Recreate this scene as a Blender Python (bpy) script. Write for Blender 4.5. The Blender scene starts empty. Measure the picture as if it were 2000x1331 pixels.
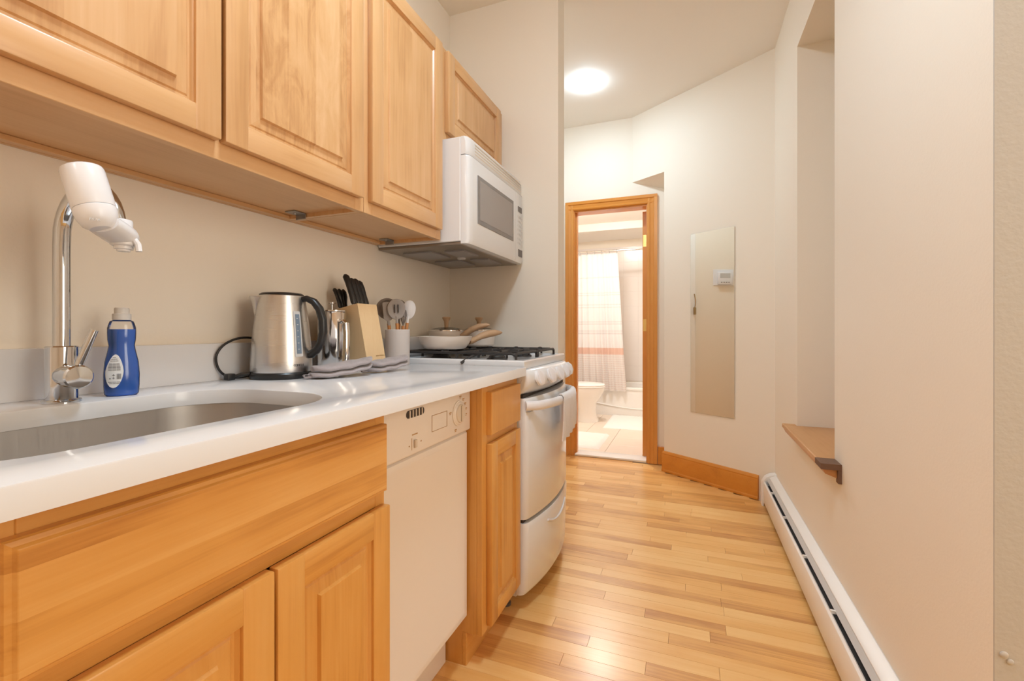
import bpy, bmesh, math, random
from mathutils import Vector, Matrix
R = math.radians
PI = math.pi
rnd = random.Random(7)
C = bpy.context.scene.collection
S = bpy.context.scene

# ------------------------------------------------------------------ camera, light, exposure
cam_d = bpy.data.cameras.new('camera')
cam_d.sensor_width = 36.0
cam_d.lens = 885.0 / 2000.0 * 36.0
cam_d.shift_y = -20.5 / 2000.0
cam_d.clip_start = 0.02
cam = bpy.data.objects.new('camera', cam_d)
cam.location = (0, 0, 1.05)
cam.rotation_euler = (R(90), 0, R(21.3))
C.objects.link(cam)
S.camera = cam
S.view_settings.view_transform = 'Standard'
S.view_settings.look = 'None'
S.view_settings.gamma = 1.0
S.view_settings.use_curve_mapping = False
S.view_settings.exposure = 0.68
S.cycles.use_denoising = True
S.cycles.max_bounces = 10
S.cycles.diffuse_bounces = 7
S.cycles.glossy_bounces = 4
S.cycles.transmission_bounces = 8
S.cycles.transparent_max_bounces = 12
S.cycles.caustics_reflective = False
S.cycles.caustics_refractive = False
S.cycles.sample_clamp_indirect = 6.0

LAMP_KITCHEN = (61.0, (0.68, 0.86, 1.0))
LAMP_HALL = (140.0, (0.69, 0.865, 1.0))
LAMP_BATH = (78.0, (0.95, 0.94, 0.92))
LAMP_FILL = (24.0, (0.97, 0.97, 0.95))  # added lamp behind the camera, there only to fill in light
WINDOW_FILL_WATT = 15.0

w = bpy.data.worlds.new('daylight')
w.use_nodes = True
w.node_tree.nodes['Background'].inputs[0].default_value = (0.75, 0.86, 1.0, 1)
w.node_tree.nodes['Background'].inputs[1].default_value = 0.15
S.world = w

ld = bpy.data.lights.new('window_fill', 'AREA')  # added warm fill light, set at an unseen window
ld.shape = 'RECTANGLE'
ld.size = 1.5
ld.size_y = 0.82
ld.energy = WINDOW_FILL_WATT
ld.color = (1.0, 0.90, 0.75)
lo = bpy.data.objects.new('window_fill', ld)
lo.location = (1.86, 0.36, 1.55)
lo.rotation_euler = (0, R(90), 0)
C.objects.link(lo)

# ------------------------------------------------------------------ materials
MATS = {}


def new_mat(name):
    m = bpy.data.materials.new(name)
    m.use_nodes = True
    MATS[name] = m
    nt = m.node_tree
    return m, nt, nt.nodes['Principled BSDF']


def plain(name, col, rough=0.5, metal=0.0, spec=0.5, coat=0.0, bump=0.0, bscale=200, trans=0.0, ior=1.45, sheen=0.0, alpha=1.0):
    m, nt, p = new_mat(name)
    p.inputs['Base Color'].default_value = (*col, 1)
    p.inputs['Roughness'].default_value = rough
    p.inputs['Metallic'].default_value = metal
    p.inputs['Specular IOR Level'].default_value = spec
    p.inputs['Coat Weight'].default_value = coat
    p.inputs['Transmission Weight'].default_value = trans
    p.inputs['IOR'].default_value = ior
    p.inputs['Sheen Weight'].default_value = sheen
    p.inputs['Alpha'].default_value = alpha
    if bump:
        tc = nt.nodes.new('ShaderNodeTexCoord')
        n = nt.nodes.new('ShaderNodeTexNoise')
        n.inputs['Scale'].default_value = bscale
        n.inputs['Detail'].default_value = 3
        b = nt.nodes.new('ShaderNodeBump')
        b.inputs['Strength'].default_value = bump
        b.inputs['Distance'].default_value = 0.002
        nt.links.new(tc.outputs['Object'], n.inputs['Vector'])
        nt.links.new(n.outputs['Fac'], b.inputs['Height'])
        nt.links.new(b.outputs['Normal'], p.inputs['Normal'])
    return m


def wood(name, light, mid, dark, axis='z', rough=0.35, coat=0.15, scale=1.0, stave=None, per_object=False, contrast=1.0, along=1.3, distort=0.8):
    """grain runs along axis; stave=(axis, width) adds glued-up staves of slightly differing tone"""
    m, nt, p = new_mat(name)
    N, L = nt.nodes, nt.links
    tc = N.new('ShaderNodeTexCoord')
    vec = tc.outputs['Object']
    oi = N.new('ShaderNodeObjectInfo')
    if True:
        add = N.new('ShaderNodeVectorMath'); add.operation = 'ADD'
        sc = N.new('ShaderNodeVectorMath'); sc.operation = 'SCALE'
        sc.inputs[0].default_value = (37.0, 53.0, 71.0)
        L.new(oi.outputs['Random'], sc.inputs['Scale'])
        L.new(vec, add.inputs[0]); L.new(sc.outputs[0], add.inputs[1])
        gvec = add.outputs[0]
    fac_stave = None
    if stave:
        sep = N.new('ShaderNodeSeparateXYZ'); L.new(vec, sep.inputs[0])
        dv = N.new('ShaderNodeMath'); dv.operation = 'DIVIDE'; dv.inputs[1].default_value = stave[1]
        L.new(sep.outputs['XYZ'.index(stave[0].upper())], dv.inputs[0])
        fl = N.new('ShaderNodeMath'); fl.operation = 'FLOOR'; L.new(dv.outputs[0], fl.inputs[0])
        ad = N.new('ShaderNodeMath'); ad.operation = 'MULTIPLY_ADD'
        L.new(oi.outputs['Random'], ad.inputs[0]); ad.inputs[1].default_value = 91.0; L.new(fl.outputs[0], ad.inputs[2])
        wn = N.new('ShaderNodeTexWhiteNoise'); wn.noise_dimensions = '1D'; L.new(ad.outputs[0], wn.inputs['W'])
        fac_stave = wn.outputs['Value']
        # shift the grain from stave to stave
        sc2 = N.new('ShaderNodeVectorMath'); sc2.operation = 'SCALE'; sc2.inputs[0].default_value = (11, 17, 23)
        L.new(fac_stave, sc2.inputs['Scale'])
        add2 = N.new('ShaderNodeVectorMath'); add2.operation = 'ADD'
        L.new(gvec, add2.inputs[0]); L.new(sc2.outputs[0], add2.inputs[1])
        gvec = add2.outputs[0]
    mp = N.new('ShaderNodeMapping')
    s = [16 * scale] * 3
    s['xyz'.index(axis)] = along * scale
    mp.inputs['Scale'].default_value = s
    L.new(gvec, mp.inputs['Vector'])
    n1 = N.new('ShaderNodeTexNoise')
    n1.inputs['Scale'].default_value = 1.0; n1.inputs['Detail'].default_value = 5; n1.inputs['Roughness'].default_value = 0.6
    n1.inputs['Distortion'].default_value = distort
    L.new(mp.outputs[0], n1.inputs['Vector'])
    mp2 = N.new('ShaderNodeMapping')
    s2 = [150 * scale] * 3
    s2['xyz'.index(axis)] = 5 * scale
    mp2.inputs['Scale'].default_value = s2
    L.new(gvec, mp2.inputs['Vector'])
    n2 = N.new('ShaderNodeTexNoise'); n2.inputs['Scale'].default_value = 1.0; n2.inputs['Detail'].default_value = 2
    L.new(mp2.outputs[0], n2.inputs['Vector'])
    n3 = N.new('ShaderNodeTexNoise'); n3.inputs['Scale'].default_value = 6.0; n3.inputs['Detail'].default_value = 2
    L.new(gvec, n3.inputs['Vector'])
    def madd(a, k, c):
        q = N.new('ShaderNodeMath'); q.operation = 'MULTIPLY_ADD'
        L.new(a, q.inputs[0]); q.inputs[1].default_value = k
        if isinstance(c, float): q.inputs[2].default_value = c
        else: L.new(c, q.inputs[2])
        return q.outputs[0]
    f = madd(n1.outputs['Fac'], 0.9 * contrast, 0.5 - 0.45 * contrast)
    f = madd(n2.outputs['Fac'], 0.35 * contrast, f)
    f = madd(n3.outputs['Fac'], 0.4 * contrast, f)
    f = madd(n3.outputs['Fac'], 0.0, f)
    f = madd(oi.outputs['Random'], 0.0 if not per_object else 0.55, f)
    shift = 0.375 * contrast + (0.275 if per_object else 0.0)
    if fac_stave is not None:
        f = madd(fac_stave, 0.32, f); shift += 0.16
    sb = N.new('ShaderNodeMath'); sb.operation = 'SUBTRACT'; L.new(f, sb.inputs[0]); sb.inputs[1].default_value = shift
    cr = N.new('ShaderNodeValToRGB')
    e = cr.color_ramp.elements
    e[0].position = 0.12; e[0].color = (*dark, 1)
    e[1].position = 0.85; e[1].color = (*light, 1)
    k = e.new(0.45); k.color = (*mid, 1)
    L.new(sb.outputs[0], cr.inputs[0])
    L.new(cr.outputs[0], p.inputs['Base Color'])
    p.inputs['Roughness'].default_value = rough
    p.inputs['Coat Weight'].default_value = coat
    p.inputs['Coat Roughness'].default_value = 0.2
    b = N.new('ShaderNodeBump'); b.inputs['Strength'].default_value = 0.05; b.inputs['Distance'].default_value = 0.001
    L.new(n2.outputs['Fac'], b.inputs['Height']); L.new(b.outputs[0], p.inputs['Normal'])
    return m


def metal(name, col, rough, axis=None, aniso=0.0):
    m, nt, p = new_mat(name)
    N, L = nt.nodes, nt.links
    p.inputs['Base Color'].default_value = (*col, 1)
    p.inputs['Metallic'].default_value = 1.0
    p.inputs['Roughness'].default_value = rough
    if axis:
        tc = N.new('ShaderNodeTexCoord'); mp = N.new('ShaderNodeMapping')
        s = [8.0] * 3; s['xyz'.index(axis)] = 900.0
        mp.inputs['Scale'].default_value = s
        n = N.new('ShaderNodeTexNoise'); n.inputs['Scale'].default_value = 1.0; n.inputs['Detail'].default_value = 2
        L.new(tc.outputs['Object'], mp.inputs[0]); L.new(mp.outputs[0], n.inputs['Vector'])
        r = N.new('ShaderNodeMapRange'); r.inputs['To Min'].default_value = rough - 0.08; r.inputs['To Max'].default_value = rough + 0.1
        L.new(n.outputs['Fac'], r.inputs['Value']); L.new(r.outputs[0], p.inputs['Roughness'])
        b = N.new('ShaderNodeBump'); b.inputs['Strength'].default_value = 0.05; b.inputs['Distance'].default_value = 0.0005
        L.new(n.outputs['Fac'], b.inputs['Height']); L.new(b.outputs[0], p.inputs['Normal'])
    return m


def clear(name, tint=(1, 1, 1), gloss=0.12, rough=0.03):
    """thin clear sheet: see-through with a weak mirror sheen"""
    m, nt, p = new_mat(name)
    N, L = nt.nodes, nt.links
    N.remove(p)
    t = N.new('ShaderNodeBsdfTransparent'); t.inputs[0].default_value = (*tint, 1)
    g = N.new('ShaderNodeBsdfGlossy'); g.inputs['Roughness'].default_value = rough
    fr = N.new('ShaderNodeFresnel'); fr.inputs[0].default_value = 1.45
    ma = N.new('ShaderNodeMath'); ma.operation = 'ADD'; ma.inputs[1].default_value = gloss * 0.3
    L.new(fr.outputs[0], ma.inputs[0])
    mx = N.new('ShaderNodeMixShader')
    L.new(ma.outputs[0], mx.inputs[0]); L.new(t.outputs[0], mx.inputs[1]); L.new(g.outputs[0], mx.inputs[2])
    L.new(mx.outputs[0], N['Material Output'].inputs[0])
    return m


def glow(name, col, strength):
    m, nt, p = new_mat(name)
    p.inputs['Base Color'].default_value = (0.9, 0.9, 0.9, 1)
    p.inputs['Emission Color'].default_value = (*col, 1)
    p.inputs['Emission Strength'].default_value = strength
    return m


PAINT = plain('wall_paint', (0.84, 0.775, 0.68), 0.62, bump=0.12, bscale=160, spec=0.3)
PAINT_ROUGH = plain('orange_peel_shaded_paint', (0.50, 0.475, 0.435), 0.6, bump=0.35, bscale=110, spec=0.3)  # orange-peel texture; the darker tone stands in for shade on this face
CEIL = plain('ceiling_paint', (0.86, 0.82, 0.765), 0.75, bump=0.08, bscale=120, spec=0.2)
MA = dict(light=(0.72, 0.46, 0.245), mid=(0.63, 0.365, 0.165), dark=(0.45, 0.22, 0.08))
MAPLE_V = wood('maple_upright_grain', axis='z', **MA, contrast=0.75)
MAPLE_H = wood('maple_level_grain', axis='y', **MA, contrast=0.75)
MAPLE_X = wood('maple_cross_grain', axis='x', **MA, contrast=0.75)
MAPLE_PANEL = wood('maple_glued_panel', axis='z', stave=('y', 0.083), **MA, contrast=0.95)
MAPLE_FIG = wood('maple_figured_panel', axis='z', stave=('y', 0.083), **MA, contrast=1.05, along=5.5, distort=2.2)
MB_ = dict(light=(0.70, 0.375, 0.115), mid=(0.62, 0.295, 0.066), dark=(0.42, 0.165, 0.03))  # same maple as above, warm bounced light put into the colour
BOUNCE_V = wood('maple_bounce_upright', axis='z', **MB_, contrast=0.7)
BOUNCE_H = wood('maple_bounce_level', axis='y', **MB_, contrast=1.0)
BOUNCE_PANEL = wood('maple_bounce_panel', axis='z', stave=('y', 0.075), **MB_, contrast=1.0)
BOUNCE_BOARD = wood('maple_bounce_wide_board', axis='y', stave=('z', 0.046), **MB_, contrast=1.25)
OAK = wood('oak_strip', light=(0.85, 0.535, 0.215), mid=(0.77, 0.415, 0.13), dark=(0.50, 0.215, 0.055), axis='x', rough=0.34, coat=0.25, scale=0.9, per_object=True, contrast=0.8)
TRIM = wood('stained_trim', light=(0.72, 0.34, 0.085), mid=(0.64, 0.27, 0.055), dark=(0.48, 0.175, 0.03), axis='z', rough=0.3, contrast=0.6)
TRIM_H = wood('stained_trim_level', light=(0.70, 0.29, 0.045), mid=(0.62, 0.235, 0.03), dark=(0.46, 0.15, 0.018), axis='x', rough=0.3, contrast=0.6)
SILLW = wood('sill_wood', light=(0.62, 0.33, 0.14), mid=(0.54, 0.26, 0.09), dark=(0.36, 0.15, 0.05), axis='y', rough=0.35, contrast=0.7)
BLOCKW = wood('beech_block', light=(0.80, 0.60, 0.36), mid=(0.74, 0.52, 0.29), dark=(0.60, 0.38, 0.18), axis='z', rough=0.5, coat=0, contrast=0.6, scale=2)
HANDLEW = wood('beech_handle', light=(0.60, 0.40, 0.25), mid=(0.52, 0.33, 0.19), dark=(0.38, 0.22, 0.115), axis='y', rough=0.5, coat=0, contrast=0.6, scale=3)
UTENSILW = wood('orange_handle', light=(0.60, 0.28, 0.10), mid=(0.52, 0.22, 0.07), dark=(0.4, 0.15, 0.04), axis='z', rough=0.5, coat=0, contrast=0.6, scale=3)
QUARTZ = plain('white_quartz', (0.73, 0.73, 0.745), 0.16, spec=0.5)
WHITE = plain('white_enamel', (0.75, 0.755, 0.77), 0.18, spec=0.5, coat=0.3)
WHITE_M = plain('white_metal_paint', (0.86, 0.84, 0.81), 0.35)
CREAM = plain('cream_enamel', (0.74, 0.67, 0.605), 0.25)
WHITE_P = plain('white_plastic', (0.79, 0.79, 0.82), 0.22)
GREY_L = plain('light_grey_plastic', (0.55, 0.54, 0.53), 0.4)
GREY_D = plain('dark_grey_plastic', (0.13, 0.115, 0.11), 0.4)
GREY_M = plain('mid_grey', (0.30, 0.28, 0.27), 0.45)
BROWNG = plain('warm_grey_underside', (0.30, 0.26, 0.22), 0.35, metal=0.6)
BLACK = plain('black_plastic', (0.018, 0.017, 0.017), 0.32)
IRON = plain('black_cast_iron', (0.03, 0.027, 0.026), 0.5, bump=0.2, bscale=300)
DARK = plain('dark_gap', (0.05, 0.04, 0.035), 0.8)
STEEL = metal('brushed_steel', (0.64, 0.625, 0.61), 0.30, axis='z')
STEEL_S = metal('sink_steel', (0.55, 0.53, 0.51), 0.38, axis='y')
STEEL_P = metal('polished_steel', (0.75, 0.73, 0.71), 0.10)
CHROME = metal('chrome', (0.60, 0.615, 0.64), 0.06)
BRASS = metal('brass', (0.80, 0.58, 0.22), 0.25)
GREYMET = metal('galvanised_bracket', (0.35, 0.34, 0.33), 0.45)
SILI = plain('grey_silicone', (0.34, 0.295, 0.265), 0.55)
SILI_L = plain('pale_silicone', (0.66, 0.62, 0.60), 0.5)
SILI_D = plain('dark_taupe_silicone', (0.22, 0.18, 0.155), 0.55)
CROCK = plain('matt_grey_ceramic', (0.60, 0.55, 0.53), 0.6)
PANC = plain('cream_speckled_coating', (0.78, 0.70, 0.63), 0.3)
CLOTH_G = plain('grey_quilted_cloth', (0.36, 0.32, 0.33), 0.9, bump=0.8, bscale=120, sheen=0.3)
CLOTH_W = plain('pale_grey_towel', (0.78, 0.75, 0.75), 0.95, bump=0.7, bscale=260, sheen=0.3)
MAT_W = plain('white_pile', (0.86, 0.83, 0.78), 0.95, bump=1.0, bscale=90, sheen=0.4)
PORC = plain('white_porcelain', (0.86, 0.83, 0.79), 0.1)
TUBW = plain('tub_acrylic', (0.86, 0.84, 0.81), 0.2)
TILE_F = plain('beige_floor_tile', (0.74, 0.63, 0.52), 0.35, bump=0.05, bscale=60)
TILE_W = plain('pale_wall_tile', (0.80, 0.75, 0.71), 0.2)
GROUT = plain('grout', (0.62, 0.54, 0.46), 0.9)
MARBLE = plain('marble_saddle', (0.82, 0.78, 0.72), 0.25)
MIRROR = metal('mirror_silver', (0.95, 0.94, 0.88), 0.0)
CLEAR = clear('clear_glass')
BOTTLE = clear('clear_plastic', (0.98, 0.98, 0.98), 0.05, 0.1)
GLASSD = plain('smoked_oven_glass', (0.20, 0.18, 0.17), 0.08, spec=0.6)
BLUE = plain('blue_detergent', (0.06, 0.23, 1.0), 0.15, spec=0.3, ior=1.33)
LABEL = plain('white_paper_label', (0.80, 0.82, 0.84), 0.5)
INK = plain('grey_print', (0.22, 0.22, 0.24), 0.6)
INK_B = plain('black_print', (0.03, 0.03, 0.03), 0.6)
INK_T = plain('tan_print', (0.42, 0.25, 0.10), 0.6)
GAUGE = plain('blue_grey_gauge', (0.16, 0.21, 0.27), 0.15)
KNOBG = plain('putty_plastic', (0.62, 0.53, 0.43), 0.4)
GLOW_K = glow('kitchen_lamp_glow', LAMP_KITCHEN[1], LAMP_KITCHEN[0])
GLOW_H = glow('hall_lamp_glow', LAMP_HALL[1], LAMP_HALL[0])
GLOW_FILL = glow('room_fill_glow', LAMP_FILL[1], LAMP_FILL[0])
GLOW_B = glow('bath_lamp_glow', LAMP_BATH[1], LAMP_BATH[0])


# ------------------------------------------------------------------ mesh helpers
class B:
    def __init__(self):
        self.bm = bmesh.new()

    def box(self, x0, x1, y0, y1, z0, z1, bev=0.0, seg=1, M=None):
        r = bmesh.ops.create_cube(self.bm, size=1.0)
        vs = r['verts']
        for v in vs:
            v.co = Vector(((x0 + x1) / 2 + v.co.x * (x1 - x0), (y0 + y1) / 2 + v.co.y * (y1 - y0), (z0 + z1) / 2 + v.co.z * (z1 - z0)))
        if bev:
            es = list({e for v in vs for e in v.link_edges})
            g = bmesh.ops.bevel(self.bm, geom=es, offset=bev, segments=seg, affect='EDGES', profile=0.5)
            vs = list({v for f in g['faces'] for v in f.verts} | {v for v in vs if v.is_valid})
        if M is not None:
            for v in vs:
                v.co = M @ v.co
        return self

    def loft(self, rings, closed=True, cap0=True, cap1=True):
        n = len(rings[0])
        V = [[self.bm.verts.new(Vector(p)) for p in r] for r in rings]
        for a, b in zip(V[:-1], V[1:]):
            for i in range(n if closed else n - 1):
                j = (i + 1) % n
                try:
                    self.bm.faces.new((a[i], a[j], b[j], b[i]))
                except ValueError:
                    pass
        if closed and cap0 and n > 2:
            self.bm.faces.new(V[0][::-1])
        if closed and cap1 and n > 2:
            self.bm.faces.new(V[-1])
        return self

    def lathe(self, prof, c=(0, 0, 0), M=None, n=32, sx=1.0, sy=1.0, rot=0.0):
        """prof: list of (radius, height); M orients the local z axis"""
        c = Vector(c)
        rings = []
        for (r, h) in prof:
            ring = []
            for i in range(n):
                a = 2 * PI * i / n
                p = Vector((r * sx * math.cos(a), r * sy * math.sin(a), h))
                if rot:
                    p = Matrix.Rotation(rot, 3, 'Z') @ p
                if M is not None:
                    p = M @ p
                ring.append(c + p)
            rings.append(ring)
        return self.loft(rings)

    def tube(self, pts, r, n=10, flat=None, up=(0, 0, 1)):
        """flat=(a,b): cross-section half sizes along side and 'up' instead of radius r"""
        pts = [Vector(p) for p in pts]
        rings = []
        side = None
        for i, p in enumerate(pts):
            t = (pts[min(i + 1, len(pts) - 1)] - pts[max(i - 1, 0)]).normalized()
            if side is None:
                u = Vector(up)
                if abs(t.dot(u)) > 0.95:
                    u = Vector((1, 0, 0)) if abs(t.x) < 0.9 else Vector((0, 1, 0))
                side = t.cross(u).normalized()
            else:
                side = (side - t * side.dot(t)).normalized()
            nrm = side.cross(t).normalized()
            rr = r[i] if isinstance(r, (list, tuple)) else r
            ring = []
            for k in range(n):
                a = 2 * PI * k / n
                if flat:
                    q = flat[i] if isinstance(flat, list) else flat
                    ring.append(p + side * (q[0] * math.cos(a)) + nrm * (q[1] * math.sin(a)))
                else:
                    ring.append(p + side * (rr * math.cos(a)) + nrm * (rr * math.sin(a)))
            rings.append(ring)
        return self.loft(rings)

    def prism(self, poly, axis, a, b):
        """extrude a 2D polygon: axis 'x' -> poly is (y,z); 'y' -> (x,z); 'z' -> (x,y)"""
        def P(p, t):
            if axis == 'x': return (t, p[0], p[1])
            if axis == 'y': return (p[0], t, p[1])
            return (p[0], p[1], t)
        return self.loft([[P(p, a) for p in poly], [P(p, b) for p in poly]])

    def bevel_all(self, off, seg=1):
        es = [e for e in self.bm.edges if len(e.link_faces) == 2 and e.calc_face_angle(0) > R(40)]
        bmesh.ops.bevel(self.bm, geom=es, offset=off, segments=seg, affect='EDGES', profile=0.5)
        return self

    def sphere(self, c, r, s=(1, 1, 1), M=None, nu=20, nv=12):
        c = Vector(c)
        rings = []
        for j in range(1, nv):
            th = PI * j / nv
            ring = []
            for i in range(nu):
                a = 2 * PI * i / nu
                p = Vector((r * s[0] * math.sin(th) * math.cos(a), r * s[1] * math.sin(th) * math.sin(a), -r * s[2] * math.cos(th)))
                if M is not None: p = M @ p
                ring.append(c + p)
            rings.append(ring)
        return self.loft(rings)

    def build(self, name, mat, parent=None, smooth=35):
        bm = self.bm
        bmesh.ops.recalc_face_normals(bm, faces=bm.faces[:])
        if parent is not None:
            r = parent
            while r.parent: r = r.parent
            off = r.location.copy()
            for v in bm.verts: v.co -= off
            loc = (0, 0, 0)
        else:
            xs = [v.co.x for v in bm.verts]; ys = [v.co.y for v in bm.verts]; zs = [v.co.z for v in bm.verts]
            loc = Vector(((min(xs) + max(xs)) / 2, (min(ys) + max(ys)) / 2, min(zs)))
            for v in bm.verts: v.co -= loc
        me = bpy.data.meshes.new(name)
        bm.to_mesh(me); bm.free()
        if isinstance(mat, (list, tuple)):
            for mm in mat: me.materials.append(mm)
        else:
            me.materials.append(mat)
        if smooth:
            for p in me.polygons: p.use_smooth = True
            me.set_sharp_from_angle(angle=R(smooth))
        o = bpy.data.objects.new(name, me)
        o.location = loc
        C.objects.link(o)
        if parent is not None: o.parent = parent
        return o


def tag(o, label, cat, group=None):
    o['label'] = label; o['category'] = cat
    if group: o['group'] = group
    return o


def thing(name, label, cat, loc, group=None):
    o = bpy.data.objects.new(name, None)
    o.empty_display_size = 0.05
    o.location = loc
    C.objects.link(o)
    return tag(o, label, cat, group)


def struct(name, loc=None, obj=None):
    if obj is None:
        obj = bpy.data.objects.new(name, None); obj.location = loc; C.objects.link(obj)
    obj['kind'] = 'structure'
    return obj


def axis_to(d):
    return Vector(d).normalized().to_track_quat('Z', 'Y').to_matrix()


def text(name, body, size, mat, parent, loc, rot, extrude=0.0002, align='CENTER'):
    cu = bpy.data.curves.new(name, 'FONT')
    cu.body = body; cu.size = size; cu.extrude = extrude; cu.align_x = align; cu.align_y = 'CENTER'
    tmp = bpy.data.objects.new('tmp', cu)
    C.objects.link(tmp)
    dg = bpy.context.evaluated_depsgraph_get()
    me = bpy.data.meshes.new_from_object(tmp.evaluated_get(dg))
    bpy.data.objects.remove(tmp); bpy.data.curves.remove(cu)
    me.materials.clear(); me.materials.append(mat)
    o = bpy.data.objects.new(name, me)
    r = parent
    while r.parent: r = r.parent
    o.parent = parent
    o.location = Vector(loc) - r.location
    o.rotation_euler = rot
    C.objects.link(o)
    return o


def smooth_path(pts, k=6):
    pts = [Vector(p) for p in pts]
    out = []
    for i in range(len(pts) - 1):
        p0, p1, p2, p3 = pts[max(i - 1, 0)], pts[i], pts[i + 1], pts[min(i + 2, len(pts) - 1)]
        for j in range(k):
            t = j / k
            out.append(0.5 * ((2 * p1) + (p2 - p0) * t + (2 * p0 - 5 * p1 + 4 * p2 - p3) * t * t + (3 * p1 - p0 - 3 * p2 + p3) * t ** 3))
    out.append(pts[-1])
    return out


def rrect(x0, x1, y0, y1, r, n=8):
    pts = []
    for (cx, cy, a0) in ((x1 - r, y1 - r, 0), (x0 + r, y1 - r, 90), (x0 + r, y0 + r, 180), (x1 - r, y0 + r, 270)):
        for k in range(n + 1):
            a = R(a0 + 90 * k / n)
            pts.append((cx + r * math.cos(a), cy + r * math.sin(a)))
    return pts


# ------------------------------------------------------------------ the setting
XL, XR, ZC = -1.205, 0.485, 2.75
YE = 2.165          # end wall of the kitchen run
YD = 3.725          # wall with the bathroom doorway

b = B(); b.box(XL - 0.12, XL, -2.6, 3.84, -0.1, ZC)
struct('wall_left', obj=b.build('wall_left', PAINT, smooth=0))
b = B(); b.box(XL, -0.60, YE, YE + 0.115, -0.02, ZC)
struct('wall_partition', obj=b.build('wall_partition', PAINT, smooth=0))

# right wall with the recess above the wooden sill
N0, N1, NZ0, NZ1 = 1.924, 2.52, 0.575, 2.41
b = B()
b.box(XR, XR + 0.42, 1.0201, N0, -0.02, ZC)
b.box(XR, XR + 0.42, N1, 3.845, -0.02, ZC)
b.box(XR, XR + 0.42, N0, N1, -0.02, NZ0)
b.box(XR, XR + 0.42, N0, N1, NZ1, ZC)
b.box(XR + 0.32, XR + 0.42, N0, N1, NZ0, NZ1)
struct('wall_right', obj=b.build('wall_right', PAINT, smooth=0))
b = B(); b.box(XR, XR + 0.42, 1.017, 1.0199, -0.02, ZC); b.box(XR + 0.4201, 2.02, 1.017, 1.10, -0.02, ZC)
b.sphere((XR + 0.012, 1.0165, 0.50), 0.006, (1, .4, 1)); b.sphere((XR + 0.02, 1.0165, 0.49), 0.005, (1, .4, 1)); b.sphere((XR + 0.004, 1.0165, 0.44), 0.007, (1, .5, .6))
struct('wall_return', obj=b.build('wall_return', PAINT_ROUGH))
b = B(); b.box(XL - 0.12, 2.02, -2.72, -2.6, -0.02, ZC)
struct('wall_back', obj=b.build('wall_back', PAINT, smooth=0))
WY0, WY1, WZ0, WZ1 = -0.12, 0.84, 0.75, 2.35
b = B()
b.box(1.9, 2.02, -2.6, WY0, -0.02, ZC); b.box(1.9, 2.02, WY1, 1.017, -0.02, ZC)
b.box(1.9, 2.02, WY0, WY1, -0.02, WZ0); b.box(1.9, 2.02, WY0, WY1, WZ1, ZC)
struct('wall_outer', obj=b.build('wall_outer', PAINT, smooth=0))
win = struct('added_window_1', (1.95, 0.36, WZ0))  # unseen window, made up to carry the fill light
b = B()
for (a0, a1, c0, c1) in ((WY0, WY0 + .06, WZ0, WZ1), (WY1 - .06, WY1, WZ0, WZ1), (WY0, WY1, WZ0, WZ0 + .06), (WY0, WY1, WZ1 - .06, WZ1), (WY0, WY1, 1.52, 1.58)):
    b.box(1.93, 1.99, a0, a1, c0, c1)
b.build('window_frame', WHITE_M, win, smooth=0)
for z0, z1 in ((WZ0 + .06, 1.52), (1.58, WZ1 - .06)):
    b = B(); b.box(1.958, 1.962, WY0 + .06, WY1 - .06, z0, z1); b.build('pane', CLEAR, win, smooth=0)

# wall with the doorway
DX0, DX1, DZ = -0.90, -0.30, 2.045
b = B()
b.box(-1.72, DX0, YD, YD + 0.12, -0.02, ZC)
b.box(DX1, 0.485, YD, YD + 0.12, -0.02, ZC)
b.box(DX0, DX1, YD, YD + 0.12, DZ, ZC)
struct('wall_far', obj=b.build('wall_far', PAINT, smooth=0))
# slanting wall with the cut-back corner beside the door
b = B()
b.prism([(-0.42, YD), (XR, 3.12), (XR, YD)], 'z', 2.23, ZC)
b.prism([(-0.17, 3.558), (XR, 3.12), (XR, YD), (-0.135, YD)], 'z', -0.02, 2.23)
vs = [(-0.42, YD, 2.23), (-0.17, 3.558, 2.23), (-0.135, YD, 2.23), (-0.135, YD, 2.14)]
V = [b.bm.verts.new(p) for p in vs]
for f in ((0, 1, 3), (0, 3, 2), (1, 2, 3), (0, 2, 1)):
    b.bm.faces.new([V[i] for i in f])
struct('wall_slanted', obj=b.build('wall_slanted', PAINT, smooth=0))
b = B(); b.box(XL - 0.12, 2.02, -2.72, YD + 0.12, ZC, ZC + 0.1)
struct('ceiling', obj=b.build('ceiling', CEIL, smooth=0))

# hardwood floor: every strip is its own board
b = B(); b.box(XL - 0.05, 1.95, -2.65, YD, -0.08, -0.006)
floor = struct('floor', obj=b.build('floor', OAK, smooth=0))


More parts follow.
